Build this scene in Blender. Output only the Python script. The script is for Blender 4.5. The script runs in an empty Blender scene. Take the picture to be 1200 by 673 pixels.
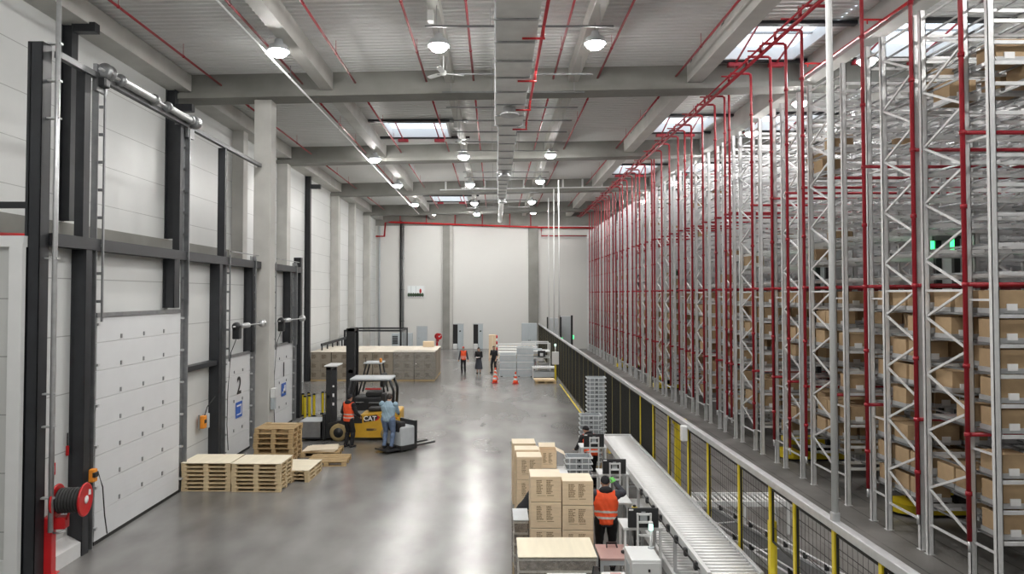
import bpy, bmesh, math, random
import numpy as np
from mathutils import Vector, Matrix
random.seed(7)
S = bpy.context.scene
COL = S.collection
PI = math.pi

# ------------------------------------------------------------------ camera, world, exposure
cam = bpy.data.cameras.new('camera')
cam.sensor_width = 36.0
cam.lens = 820 / 1200 * 36
cam.shift_x = 20 / 1200
cam.shift_y = -13 / 1200
cam.clip_start = 0.05
cam.clip_end = 300
co = bpy.data.objects.new('camera', cam)
COL.objects.link(co)
co.location = (0, 0, 5.2)
co.rotation_euler = (math.radians(91.5), 0, 0)
S.camera = co
w = bpy.data.worlds.new('sky')
S.world = w
w.use_nodes = True
bg = w.node_tree.nodes['Background']
bg.inputs[0].default_value = (0.80, 0.90, 1.0, 1)
bg.inputs[1].default_value = 2.6
S.view_settings.view_transform = 'Standard'
S.view_settings.look = 'None'
S.view_settings.gamma = 1.0
S.view_settings.use_curve_mapping = False
S.view_settings.exposure = 0.1
LAMP_STRENGTH = 350.0
S.cycles.max_bounces = 8
S.cycles.diffuse_bounces = 5
S.cycles.sample_clamp_indirect = 6.0
S.cycles.caustics_reflective = False
S.cycles.caustics_refractive = False

# ------------------------------------------------------------------ materials
MATS = {}
def mat(name, col, rough=0.5, metal=0.0, var=0.0, scale=4.0, bump=0.0, emit=None, estr=0.0, spec=0.5, stretch=None):
    if name in MATS: return MATS[name]
    m = bpy.data.materials.new(name)
    m.use_nodes = True
    nt = m.node_tree
    p = nt.nodes['Principled BSDF']
    p.inputs['Base Color'].default_value = (*col, 1)
    p.inputs['Roughness'].default_value = rough
    p.inputs['Metallic'].default_value = metal
    p.inputs['Specular IOR Level'].default_value = spec
    if var > 0 or bump > 0:
        tc = nt.nodes.new('ShaderNodeTexCoord')
        mp = nt.nodes.new('ShaderNodeMapping')
        if stretch: mp.inputs['Scale'].default_value = stretch
        n = nt.nodes.new('ShaderNodeTexNoise')
        n.inputs['Scale'].default_value = scale
        n.inputs['Detail'].default_value = 6
        nt.links.new(tc.outputs['Object'], mp.inputs[0])
        nt.links.new(mp.outputs[0], n.inputs['Vector'])
        if var > 0:
            r = nt.nodes.new('ShaderNodeValToRGB')
            r.color_ramp.elements[0].position = 0.3
            r.color_ramp.elements[1].position = 0.7
            r.color_ramp.elements[0].color = tuple(c * (1 - var) for c in col) + (1,)
            r.color_ramp.elements[1].color = tuple(min(1, c * (1 + var)) for c in col) + (1,)
            nt.links.new(n.outputs['Fac'], r.inputs[0])
            nt.links.new(r.outputs[0], p.inputs['Base Color'])
        if bump > 0:
            b = nt.nodes.new('ShaderNodeBump')
            b.inputs['Strength'].default_value = bump
            b.inputs['Distance'].default_value = 0.02
            nt.links.new(n.outputs['Fac'], b.inputs['Height'])
            nt.links.new(b.outputs[0], p.inputs['Normal'])
    if emit:
        p.inputs['Emission Color'].default_value = (*emit, 1)
        p.inputs['Emission Strength'].default_value = estr
    MATS[name] = m
    return m

def panel_mat(name, col, pitch, rough=0.4, off=0.0, axis=2, line=0.55, width=0.02):
    """sandwich panels: a thin joint line at every pitch metres of height"""
    m = mat(name, col, rough, var=0.03, scale=0.7)
    nt = m.node_tree
    p = nt.nodes['Principled BSDF']
    src = p.inputs['Base Color'].links[0].from_socket
    g = nt.nodes.new('ShaderNodeNewGeometry')
    s = nt.nodes.new('ShaderNodeSeparateXYZ')
    nt.links.new(g.outputs['Position'], s.inputs[0])
    a = nt.nodes.new('ShaderNodeMath'); a.operation = 'ADD'; a.inputs[1].default_value = off
    nt.links.new(s.outputs[axis], a.inputs[0])
    md = nt.nodes.new('ShaderNodeMath'); md.operation = 'FLOORED_MODULO'; md.inputs[1].default_value = pitch
    nt.links.new(a.outputs[0], md.inputs[0])
    lt = nt.nodes.new('ShaderNodeMath'); lt.operation = 'LESS_THAN'; lt.inputs[1].default_value = width
    nt.links.new(md.outputs[0], lt.inputs[0])
    mx = nt.nodes.new('ShaderNodeMix'); mx.data_type = 'RGBA'
    nt.links.new(lt.outputs[0], mx.inputs[0])
    nt.links.new(src, mx.inputs[6])
    mx.inputs[7].default_value = tuple(c * line for c in col) + (1,)
    nt.links.new(mx.outputs[2], p.inputs['Base Color'])
    return m

def floor_mat():
    m = bpy.data.materials.new('polished_concrete')
    m.use_nodes = True
    nt = m.node_tree
    p = nt.nodes['Principled BSDF']
    g = nt.nodes.new('ShaderNodeNewGeometry')
    def noise(scale, det, vec=None, dist=0.0):
        n = nt.nodes.new('ShaderNodeTexNoise')
        n.inputs['Scale'].default_value = scale
        n.inputs['Detail'].default_value = det
        n.inputs['Distortion'].default_value = dist
        nt.links.new((vec or g.outputs['Position']), n.inputs['Vector'])
        return n
    mp = nt.nodes.new('ShaderNodeMapping')
    mp.inputs['Scale'].default_value = (1, 0.55, 1)
    nt.links.new(g.outputs['Position'], mp.inputs[0])
    n1 = noise(0.32, 3, mp.outputs[0])
    n2 = noise(1.3, 3, mp.outputs[0])
    n3 = noise(0.45, 1, mp.outputs[0])
    mix = nt.nodes.new('ShaderNodeMath'); mix.operation = 'MULTIPLY_ADD'
    mix.inputs[1].default_value = 0.24
    nt.links.new(n2.outputs['Fac'], mix.inputs[0])
    k = nt.nodes.new('ShaderNodeMath'); k.operation = 'MULTIPLY'; k.inputs[1].default_value = 0.76
    nt.links.new(n1.outputs['Fac'], k.inputs[0])
    nt.links.new(k.outputs[0], mix.inputs[2])
    r = nt.nodes.new('ShaderNodeValToRGB')
    r.color_ramp.elements[0].position = 0.33
    r.color_ramp.elements[0].color = (0.095, 0.092, 0.087, 1)
    r.color_ramp.elements[1].position = 0.67
    r.color_ramp.elements[1].color = (0.285, 0.282, 0.274, 1)
    nt.links.new(mix.outputs[0], r.inputs[0])
    nt.links.new(r.outputs[0], p.inputs['Base Color'])
    rr = nt.nodes.new('ShaderNodeMapRange')
    rr.inputs[1].default_value = 0.35; rr.inputs[2].default_value = 0.65
    rr.inputs[3].default_value = 0.235; rr.inputs[4].default_value = 0.255
    nt.links.new(n3.outputs['Fac'], rr.inputs[0])
    nt.links.new(rr.outputs[0], p.inputs['Roughness'])
    p.inputs['Specular IOR Level'].default_value = 0.75
    return m

def robot_floor_mat():
    m = mat('robot_area_floor', (0.175, 0.168, 0.16), 0.45, var=0.22, scale=0.9, spec=0.4)
    nt = m.node_tree
    p = nt.nodes['Principled BSDF']
    src = p.inputs['Base Color'].links[0].from_socket
    g = nt.nodes.new('ShaderNodeNewGeometry')
    s = nt.nodes.new('ShaderNodeSeparateXYZ')
    nt.links.new(g.outputs['Position'], s.inputs[0])
    md = nt.nodes.new('ShaderNodeMath'); md.operation = 'FLOORED_MODULO'; md.inputs[1].default_value = 0.62
    nt.links.new(s.outputs[0], md.inputs[0])
    lt = nt.nodes.new('ShaderNodeMath'); lt.operation = 'LESS_THAN'; lt.inputs[1].default_value = 0.03
    nt.links.new(md.outputs[0], lt.inputs[0])
    mx = nt.nodes.new('ShaderNodeMix'); mx.data_type = 'RGBA'
    nt.links.new(lt.outputs[0], mx.inputs[0]); nt.links.new(src, mx.inputs[6])
    mx.inputs[7].default_value = (0.05, 0.048, 0.046, 1)
    # a pale dusty track worn into the coating along the ends of the racks
    n = nt.nodes.new('ShaderNodeTexNoise'); n.inputs['Scale'].default_value = 0.5; n.inputs['Detail'].default_value = 5
    nt.links.new(g.outputs['Position'], n.inputs['Vector'])
    r = nt.nodes.new('ShaderNodeMapRange'); r.inputs[1].default_value = 0.48; r.inputs[2].default_value = 0.68
    nt.links.new(n.outputs['Fac'], r.inputs[0])
    m2 = nt.nodes.new('ShaderNodeMix'); m2.data_type = 'RGBA'
    nt.links.new(r.outputs[0], m2.inputs[0]); nt.links.new(mx.outputs[2], m2.inputs[6])
    m2.inputs[7].default_value = (0.27, 0.26, 0.25, 1)
    nt.links.new(m2.outputs[2], p.inputs['Base Color'])
    return m

def clear_mat(name, col, alpha, rough=0.1):
    m = mat(name, col, rough)
    m.node_tree.nodes['Principled BSDF'].inputs['Alpha'].default_value = alpha
    return m

M_FLOOR = floor_mat()
M_ROBOFLOOR = robot_floor_mat()
M_CONC = mat('grey_concrete', (0.245, 0.243, 0.225), 0.75, var=0.13, scale=0.9, bump=0.15)
M_CONCL = mat('pale_concrete', (0.52, 0.515, 0.49), 0.7, var=0.09, scale=1.3, bump=0.1)
M_PANEL = panel_mat('white_sandwich_panel', (0.66, 0.675, 0.67), 1.14, 0.38, 0.2)
M_BOOTH = panel_mat('white_booth_panel', (0.60, 0.61, 0.60), 1.05, 0.5, 0.14)
M_FAR = mat('cream_wall', (0.70, 0.70, 0.68), 0.7, var=0.025, scale=0.25)
M_DECK = mat('roof_deck_metal', (0.74, 0.75, 0.74), 0.45, 0.0, var=0.03, scale=0.4)
M_GALVD = mat('dull_galvanised_steel', (0.17, 0.175, 0.18), 0.5, 0.5, var=0.1, scale=6)
M_BLACK = mat('black_steel', (0.022, 0.024, 0.028), 0.45, var=0.2, scale=3)
M_GALV = mat('galvanised_steel', (0.36, 0.37, 0.38), 0.38, 0.75, var=0.12, scale=6)
M_GALVL = mat('bright_galvanised_steel', (0.62, 0.63, 0.64), 0.35, 0.6, var=0.08, scale=8)
M_RACK = mat('rack_steel', (0.76, 0.765, 0.77), 0.42, 0.2, var=0.06, scale=6)
M_RED = mat('red_pipe_paint', (0.37, 0.015, 0.028), 0.35, var=0.08, scale=5)
M_REDL = mat('bright_red_paint', (0.55, 0.014, 0.018), 0.35, var=0.05, scale=5)
M_YEL = mat('yellow_paint', (0.72, 0.56, 0.02), 0.4, var=0.06, scale=6)
M_CAT = mat('machine_yellow', (0.66, 0.38, 0.035), 0.4, var=0.05, scale=6)
M_CARD = mat('cardboard', (0.74, 0.585, 0.40), 0.8, var=0.06, scale=5, stretch=(1, 1, 6))
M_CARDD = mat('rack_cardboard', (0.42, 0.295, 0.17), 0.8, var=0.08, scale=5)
M_CARDTOP = mat('pale_cardboard', (0.82, 0.72, 0.56), 0.8, var=0.05, scale=4)
M_PRINT = mat('brown_print', (0.26, 0.18, 0.105), 0.85)
M_WOOD = mat('pallet_wood', (0.62, 0.49, 0.30), 0.8, var=0.16, scale=7, stretch=(0.6, 6, 6))
M_WOODP = mat('pale_plywood', (0.80, 0.73, 0.57), 0.7, var=0.06, scale=2.5, stretch=(3, 0.4, 1))
M_WOODO = mat('weathered_pallet_wood', (0.50, 0.36, 0.19), 0.8, var=0.18, scale=7, stretch=(0.6, 6, 6))
M_WHITE = mat('white_enamel', (0.74, 0.75, 0.75), 0.4, var=0.02, scale=3)
M_DOOR = mat('white_door_panel', (0.70, 0.715, 0.73), 0.42, var=0.02, scale=2)
M_GREY = mat('grey_plastic', (0.50, 0.53, 0.55), 0.5, var=0.04, scale=6)
M_GREYB = mat('blue_grey_enamel', (0.47, 0.525, 0.555), 0.45, var=0.03, scale=3)
M_DARK = mat('dark_plastic', (0.02, 0.021, 0.023), 0.42, var=0.1, scale=10)
M_BELT = mat('grey_rubber_belt', (0.06, 0.06, 0.06), 0.6, var=0.1, scale=6)
M_RUB = mat('black_rubber', (0.02, 0.02, 0.02), 0.7, var=0.1, scale=12)
M_TYRE = mat('tan_rubber', (0.33, 0.25, 0.12), 0.8, var=0.1, scale=10)
M_ORANGE = mat('orange_plastic', (0.85, 0.30, 0.03), 0.45, var=0.04, scale=6)
M_BLUE = mat('blue_sign', (0.035, 0.13, 0.52), 0.4, var=0.03, scale=6)
M_PAPER = mat('white_print', (0.86, 0.86, 0.86), 0.6, var=0.02, scale=6)
M_INK = mat('black_print', (0.02, 0.02, 0.02), 0.6)
M_FABRIC_BLACK = mat('black_fabric', (0.014, 0.014, 0.017), 0.9, var=0.2, scale=20)
M_FABRIC_GREY = mat('charcoal_fabric', (0.05, 0.055, 0.07), 0.9, var=0.2, scale=20)
M_VEST = mat('orange_vest', (0.88, 0.10, 0.025), 0.7, var=0.07, scale=10)
M_REFL = mat('grey_reflective_tape', (0.52, 0.50, 0.48), 0.4, var=0.05, scale=20)
M_SHIRT = mat('light_blue_fabric', (0.33, 0.46, 0.56), 0.9, var=0.08, scale=14)
M_JEANS = mat('blue_denim', (0.15, 0.21, 0.33), 0.9, var=0.15, scale=16)
M_SKIN = mat('skin', (0.50, 0.30, 0.21), 0.55, var=0.05, scale=12)
M_HAIR = mat('dark_hair', (0.03, 0.022, 0.018), 0.6, var=0.2, scale=30)
M_GREEN = mat('green_glove', (0.13, 0.52, 0.09), 0.6, var=0.06, scale=14)
M_LAMP = mat('lit_lamp_lens', (1, 1, 1), 0.4, emit=(1.0, 0.975, 0.94), estr=LAMP_STRENGTH)
M_GREENLED = mat('lit_green_led', (0.1, 0.8, 0.3), 0.4, emit=(0.05, 1.0, 0.25), estr=2.5)
M_CYANLED = mat('lit_signal_lamp', (0.6, 1, 0.9), 0.4, emit=(0.55, 1.0, 0.85), estr=2.0)
M_WRAP = clear_mat('stretch_wrap', (0.9, 0.9, 0.9), 0.10, 0.12)
def film_mat():
    m = bpy.data.materials.new('stretch_film'); m.use_nodes = True; nt = m.node_tree
    nt.nodes.remove(nt.nodes['Principled BSDF'])
    tr = nt.nodes.new('ShaderNodeBsdfTransparent'); gl = nt.nodes.new('ShaderNodeBsdfGlossy'); gl.inputs['Roughness'].default_value = 0.14
    n = nt.nodes.new('ShaderNodeTexNoise'); n.inputs['Scale'].default_value = 14; n.inputs['Detail'].default_value = 4
    tc = nt.nodes.new('ShaderNodeTexCoord'); nt.links.new(tc.outputs['Object'], n.inputs['Vector'])
    b = nt.nodes.new('ShaderNodeBump'); b.inputs['Strength'].default_value = 0.6; b.inputs['Distance'].default_value = 0.03
    nt.links.new(n.outputs['Fac'], b.inputs['Height']); nt.links.new(b.outputs[0], gl.inputs['Normal'])
    mx = nt.nodes.new('ShaderNodeMixShader'); mx.inputs[0].default_value = 0.3
    nt.links.new(tr.outputs[0], mx.inputs[1]); nt.links.new(gl.outputs[0], mx.inputs[2])
    nt.links.new(mx.outputs[0], nt.nodes['Material Output'].inputs['Surface'])
    return m
M_WRAP = film_mat()
M_GLASS = clear_mat('window_glass', (0.85, 0.9, 0.92), 0.18, 0.05)
M_SKYPANE = clear_mat('skylight_glazing', (0.85, 0.9, 0.95), 0.2, 0.3)
M_DARKROOM = mat('room_shade', (0.02, 0.02, 0.02), 0.9)
M_PINK = mat('reddish_table_top', (0.54, 0.34, 0.31), 0.4, var=0.05, scale=5)
M_HEDGE = mat('dark_green_leaves', (0.05, 0.085, 0.05), 0.8, var=0.4, scale=9)

# ------------------------------------------------------------------ builders
class MB:
    def __init__(s): s.bm = bmesh.new()
    def box(s, c, d, rot=None, bevel=0.0, mi=0):
        x, y, z = d[0] / 2, d[1] / 2, d[2] / 2
        vs = [Vector(v) for v in ((-x, -y, -z), (x, -y, -z), (x, y, -z), (-x, y, -z), (-x, -y, z), (x, -y, z), (x, y, z), (-x, y, z))]
        if rot is not None:
            if not isinstance(rot, Matrix): rot = Matrix.Rotation(rot, 3, 'Z')
            vs = [rot @ v for v in vs]
        c = Vector(c)
        v = [s.bm.verts.new(c + p) for p in vs]
        fs = [s.bm.faces.new([v[i] for i in f]) for f in ((3, 2, 1, 0), (4, 5, 6, 7), (0, 1, 5, 4), (1, 2, 6, 5), (2, 3, 7, 6), (3, 0, 4, 7))]
        for q in fs: q.material_index = mi
        if bevel > 0:
            es = list({e for q in fs for e in q.edges})
            r = bmesh.ops.bevel(s.bm, geom=es, offset=bevel, segments=2, affect='EDGES', profile=0.5)
            for q in r['faces']: q.material_index = mi
        return s
    def b2(s, a, b, bevel=0.0, mi=0):
        return s.box([(a[i] + b[i]) / 2 for i in range(3)], [abs(b[i] - a[i]) for i in range(3)], None, bevel, mi)
    def bar(s, p, q, wd, ht, mi=0):
        p, q = Vector(p), Vector(q); d = q - p
        u = d.normalized()
        up = Vector((0, 0, 1)) if abs(u.z) < 0.95 else Vector((1, 0, 0))
        sx = u.cross(up).normalized(); uz = sx.cross(u)
        R = Matrix((sx, u, uz)).transposed()
        return s.box((p + q) / 2, (wd, d.length, ht), R, 0, mi)
    def cyl(s, p, q, r, n=12, r2=None, mi=0, caps=True):
        p, q = Vector(p), Vector(q); d = q - p
        if r2 is None: r2 = r
        u = d.normalized()
        a = Vector((0, 0, 1)) if abs(u.z) < 0.9 else Vector((1, 0, 0))
        sx = u.cross(a).normalized(); sy = u.cross(sx)
        A, B = [], []
        for i in range(n):
            t = 2 * PI * i / n; o = sx * math.cos(t) + sy * math.sin(t)
            A.append(s.bm.verts.new(p + o * r)); B.append(s.bm.verts.new(q + o * r2))
        for i in range(n):
            f = s.bm.faces.new((A[i], B[i], B[(i + 1) % n], A[(i + 1) % n])); f.smooth = True; f.material_index = mi
        if caps:
            s.bm.faces.new(A).material_index = mi; s.bm.faces.new(B[::-1]).material_index = mi
        return s
    def tube(s, pts, r, n=10, mi=0):
        pts = [Vector(p) for p in pts]; rings = []
        for i, p in enumerate(pts):
            d = (pts[min(i + 1, len(pts) - 1)] - pts[max(i - 1, 0)]).normalized()
            a = Vector((0, 0, 1)) if abs(d.z) < 0.9 else Vector((0, 1, 0))
            if i == 0 or True:
                sx = d.cross(a).normalized()
                if rings and sx.dot(rings_sx) < 0: sx = -sx
            rings_sx = sx
            sy = d.cross(sx)
            rr = r
            if 0 < i < len(pts) - 1:
                c = (pts[i] - pts[i - 1]).normalized().dot((pts[i + 1] - pts[i]).normalized())
                rr = r / max(0.6, math.sqrt(max(0.0, (1 + c) / 2)))
            rings.append([s.bm.verts.new(p + (sx * math.cos(2 * PI * k / n) + sy * math.sin(2 * PI * k / n)) * (rr if i in (0, len(pts) - 1) else (r + rr) / 2)) for k in range(n)])
        for A, B in zip(rings, rings[1:]):
            # match nearest vertex so that bends never twist
            off = min(range(n), key=lambda o: (A[0].co - B[o].co).length)
            sgn = 1 if (A[1].co - B[(off + 1) % n].co).length < (A[1].co - B[(off - 1) % n].co).length else -1
            for k in range(n):
                f = s.bm.faces.new((A[k], A[(k + 1) % n], B[(off + sgn * (k + 1)) % n], B[(off + sgn * k) % n])); f.smooth = True; f.material_index = mi
        s.bm.faces.new(rings[0]).material_index = mi; s.bm.faces.new(rings[-1]).material_index = mi
        return s
    def lathe(s, prof, c=(0, 0, 0), n=24, axis='Z', mi=0, sx=1.0, sy=1.0):
        c = Vector(c); rings = []
        for r, z in prof:
            ring = []
            for k in range(n):
                t = 2 * PI * k / n; a, b = r * math.cos(t) * sx, r * math.sin(t) * sy
                v = (a, b, z) if axis == 'Z' else ((z, a, b) if axis == 'X' else (a, z, b))
                ring.append(s.bm.verts.new(c + Vector(v)))
            rings.append(ring)
        for A, B in zip(rings, rings[1:]):
            for k in range(n):
                f = s.bm.faces.new((A[k], A[(k + 1) % n], B[(k + 1) % n], B[k])); f.smooth = True; f.material_index = mi
        s.bm.faces.new(rings[0][::-1]).material_index = mi; s.bm.faces.new(rings[-1]).material_index = mi
        return s
    def prism(s, poly, y0, y1, axis='Y', mi=0):
        """poly in the plane across the axis; Y: (x,z), X: (y,z), Z: (x,y)"""
        def P(a, b, t): return (a, t, b) if axis == 'Y' else ((t, a, b) if axis == 'X' else (a, b, t))
        A = [s.bm.verts.new(P(a, b, y0)) for a, b in poly]; B = [s.bm.verts.new(P(a, b, y1)) for a, b in poly]
        n = len(poly)
        for i in range(n): s.bm.faces.new((A[i], A[(i + 1) % n], B[(i + 1) % n], B[i])).material_index = mi
        s.bm.faces.new(A[::-1]).material_index = mi; s.bm.faces.new(B).material_index = mi
        return s
    def quad(s, pts, mi=0):
        s.bm.faces.new([s.bm.verts.new(p) for p in pts]).material_index = mi
        return s
    def build(s, name, m, parent=None):
        bmesh.ops.recalc_face_normals(s.bm, faces=s.bm.faces)
        me = bpy.data.meshes.new(name)
        s.bm.to_mesh(me); s.bm.free()
        for q in (m if isinstance(m, (list, tuple)) else [m]): me.materials.append(q)
        o = bpy.data.objects.new(name, me)
        COL.objects.link(o)
        if parent: o.parent = parent
        return o

def tag(o, label, cat, group=None, kind=None):
    if label: o['label'] = label
    if cat: o['category'] = cat
    if group: o['group'] = group
    if kind: o['kind'] = kind
    return o
def thing(name, label, cat, loc=(0, 0, 0), rz=0.0, group=None):
    o = bpy.data.objects.new(name, None)
    o.empty_display_size = 0.2
    COL.objects.link(o)
    o.location = loc; o.rotation_euler = (0, 0, rz)
    return tag(o, label, cat, group)
def struct(name, mb, m, parent=None):
    o = mb.build(name, m, parent)
    if not parent: o['kind'] = 'structure'
    return o
def dup(o, parent=None):
    c = o.copy(); COL.objects.link(c)
    if parent: c.parent = parent
    for ch in list(o.children): dup(ch, c)
    return c
def place(o, loc, rz=0.0, label=None, group=None):
    o.location = loc; o.rotation_euler = (0, 0, rz)
    if label: o['label'] = label
    if group: o['group'] = group
    return o
ORD = 'zeroth first second third fourth fifth sixth seventh eighth ninth tenth eleventh twelfth thirteenth fourteenth fifteenth sixteenth seventeenth eighteenth nineteenth twentieth'.split()
TENS = {20: 'twenty', 30: 'thirty', 40: 'forty', 50: 'fifty'}
def nth(n):
    if n <= 20: return ORD[n]
    t, u = n // 10 * 10, n % 10
    return TENS[t] + '-' + ORD[u] if u else TENS[t][:-1] + 'ieth'
def text(name, body, size, loc, rot, m, parent, ext=0.002, shear=0.0, sx=1.0):
    cu = bpy.data.curves.new(name, 'FONT')
    cu.body = body; cu.size = size; cu.extrude = ext; cu.align_x = 'CENTER'; cu.align_y = 'CENTER'; cu.shear = shear
    cu.resolution_u = 4; cu.offset = size * 0.018
    cu.materials.append(m)
    o = bpy.data.objects.new(name, cu); COL.objects.link(o)
    o.location = loc; o.rotation_euler = rot; o.scale = (sx, 1, 1)
    if parent: o.parent = parent
    return o
RSL = 0.02        # the roof rises 2 cm per metre towards the racks
def rz_(x): return RSL * x

# ------------------------------------------------------------------ room shell
XW, XR, Y0, Y1 = -11.4, 23.0, -6.0, 66.8
struct('floor', MB().b2((XW - 0.3, Y0, -0.2), (XR + 0.3, Y1 + 0.3, 0)), M_FLOOR)
struct('floor', MB().b2((3.95, Y0 + 0.1, 0.0), (XR, 64.0, 0.006)), M_ROBOFLOOR)
struct('wall_back', MB().b2((XW, Y0 - 0.2, 0), (XR, Y0, 13.8)), M_PANEL)
wl = struct('wall_left', MB().b2((XW - 0.25, Y0, 7.1), (XW, Y1, 13.6)), M_PANEL)
struct('plinth', MB().b2((XW - 0.25, Y0, 0), (XW + 0.03, 29.9, 7.1)), M_CONC, wl)
struct('lower_panel', MB().b2((XW - 0.25, 29.9, 0), (XW, Y1, 7.1)), M_PANEL, wl)
struct('wall_right', MB().b2((XR, Y0, 0), (XR + 0.25, Y1, 14.5)), M_CONC)

# roof deck: corrugated sheets between purlins, open where the skylights are
def deck(x0, x1, y0, y1, mb):
    p = 0.26; prof = []
    y = y0
    while y < y1 - 1e-6:
        for dy, dz in ((0, 0), (0.10, 0), (0.135, 0.07), (0.225, 0.07)):
            if y + dy < y1: prof.append((y + dy, dz))
        y += p
    prof.append((y1, 0))
    for (ya, za), (yb, zb) in zip(prof, prof[1:]):
        mb.quad([(x0, ya, 13.12 + za + rz_(x0)), (x1, ya, 13.12 + za + rz_(x1)), (x1, yb, 13.12 + zb + rz_(x1)), (x0, yb, 13.12 + zb + rz_(x0))])
SKY = [(-5.1, -2.2, 31.4, 34.4), (-5.1, -2.2, 55.2, 58.2), (7.7, 10.2, 20.7, 23.7), (7.7, 10.2, 31.4, 34.4), (7.7, 10.2, 43.3, 46.3),
       (12.0, 15.0, 20.7, 23.7), (12.0, 15.0, 31.4, 34.4), (7.7, 10.2, 7.0, 10.0), (17, 20, 20.7, 23.7), (12.0, 15.0, 43.3, 46.3), (-5.1, -2.2, 4.0, 7.0)]
mb = MB()
xs = sorted({XW - 0.3, XR + 0.3} | {v for k in SKY for v in k[:2]})
for a, b in zip(xs, xs[1:]):
    holes = sorted((k[2], k[3]) for k in SKY if k[0] <= a and k[1] >= b)
    y = Y0
    for h0, h1 in holes:
        deck(a, b, y, h0, mb); y = h1
    deck(a, b, y, Y1 + 0.3, mb)
struct('ceiling', mb, M_DECK)
for n, (a, b, c, d) in enumerate(SKY, 1):
    z = 13.1 + rz_((a + b) / 2)
    m = MB()
    for p, q in (((a, c), (a, d)), ((b, c), (b, d)), ((a, c), (b, c)), ((a, d), (b, d))):
        m.b2((min(p[0], q[0]) - 0.04, min(p[1], q[1]) - 0.04, z - 0.06), (max(p[0], q[0]) + 0.04, max(p[1], q[1]) + 0.04, z + 0.36))
    wd = struct('window_%d' % n, m, M_WHITE)
    struct('skylight_pane', MB().b2((a, c, z + 0.33), (b, d, z + 0.35)), M_SKYPANE, wd)
    m = MB()
    m.b2((a, (c + d) / 2 - 0.04, z + 0.27), (b, (c + d) / 2 + 0.04, z + 0.32))
    struct('glazing_bar', m, M_GALV, wd)
    m = MB()
    m.b2((a - 0.95, c - 0.28, z - 0.1), (b + 0.95, c - 0.05, z)); struct('trimmer', m, M_BLACK, wd)
    m = MB(); m.b2((a - 0.95, d + 0.05, z - 0.1), (b + 0.95, d + 0.28, z)); struct('trimmer', m, M_BLACK, wd)
    for xx in (a + 0.55, b - 0.55):
        m = MB(); m.box((xx, d + 0.15, z - 0.2), (0.5, 0.22, 0.14), bevel=0.02)
        m.bar((xx, d + 0.1, z - 0.15), (xx - 0.12, c + 0.6, z + 0.26), 0.05, 0.05)
        struct('smoke_vent_actuator', m, M_RED, wd)

# beams across the hall, with a wider bottom flange
BEAMS = [0.75, 11.4, 24.7, 36.75, 48.75, 60.75]
for y in BEAMS:
    xa, xb = XW, XR
    m = MB()
    for (h0, h1, wd2) in ((12.25, 12.43, 0.46), (12.43, 13.12, 0.3)):
        vs = [(xa, y - wd2, h0 + rz_(xa)), (xb, y - wd2, h0 + rz_(xb)), (xb, y + wd2, h0 + rz_(xb)), (xa, y + wd2, h0 + rz_(xa)),
              (xa, y - wd2, h1 + rz_(xa)), (xb, y - wd2, h1 + rz_(xb)), (xb, y + wd2, h1 + rz_(xb)), (xa, y + wd2, h1 + rz_(xa))]
        v = [m.bm.verts.new(p) for p in vs]
        for f in ((3, 2, 1, 0), (4, 5, 6, 7), (0, 1, 5, 4), (1, 2, 6, 5), (2, 3, 7, 6), (3, 0, 4, 7)): m.bm.faces.new([v[i] for i in f])
    struct('beam', m, M_CONC)
# a light steel rail of posts on the face of the third beam ahead
m = MB()
for x in [-3.4 + 1.35 * i for i in range(10)]: m.b2((x - 0.06, 48.15, 12.45 + rz_(x)), (x + 0.06, 48.27, 13.05 + rz_(x)))
m.bar((-3.8, 48.23, 12.42), (9.6, 48.23, 12.66), 0.05, 0.07)
struct('trim_1', m, M_WHITE)
# roof purlins along the hall
for x, wd2, h in ((-5.9, 0.42, 0.62), (-1.6, 0.3, 0.45), (2.75, 0.34, 0.5), (7.0, 0.5, 0.62), (10.95, 0.5, 0.75), (15.6, 0.4, 0.6), (20.0, 0.4, 0.6)):
    m = MB()
    z = 13.11 + rz_(x)
    for a, b in zip([Y0] + BEAMS, BEAMS + [Y1]):
        m.b2((x - wd2 / 2, a + 0.3, z - h), (x + wd2 / 2, b - 0.3, z))
    struct('beam', m, M_CONCL)
m = MB()
for a, b in zip([Y0] + BEAMS, BEAMS + [Y1]): m.b2((XW, a + 0.32, 12.3), (XW + 0.75, b - 0.32, 12.88))
struct('beam', m, M_CONCL)
# columns at the dock wall and along the outer wall
def column(x0, x1, y0, y1, z1, m=M_CONCL):
    return struct('column', MB().b2((x0, y0, 0), (x1, y1, z1), bevel=0.025), m)
column(-8.5, -7.9, 24.55, 25.15, 12.08)
for y in (36.45, 48.45, 60.45): column(XW, XW + 0.55, y, y + 0.6, 12.05)
for y in (30.2, 54.3): column(XW, XW + 0.5, y, y + 0.55, 12.32)
for y, zb in ((18.3, 7.12), (24.2, 7.12), (42.0, 0)):
    m = MB()
    m.b2((XW, y - 0.14, zb), (XW + 0.02, y + 0.14, 12.6)); m.b2((XW + 0.3, y - 0.14, zb), (XW + 0.32, y + 0.14, 12.6)); m.b2((XW, y - 0.02, zb), (XW + 0.31, y + 0.02, 12.6))
    m.b2((XW + 0.3, y - 0.12, 11.55 if y > 20 else 12.1), (XW + 0.9, y + 0.12, 11.8 if y > 20 else 12.35))
    struct('column', m, M_BLACK)

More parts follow.
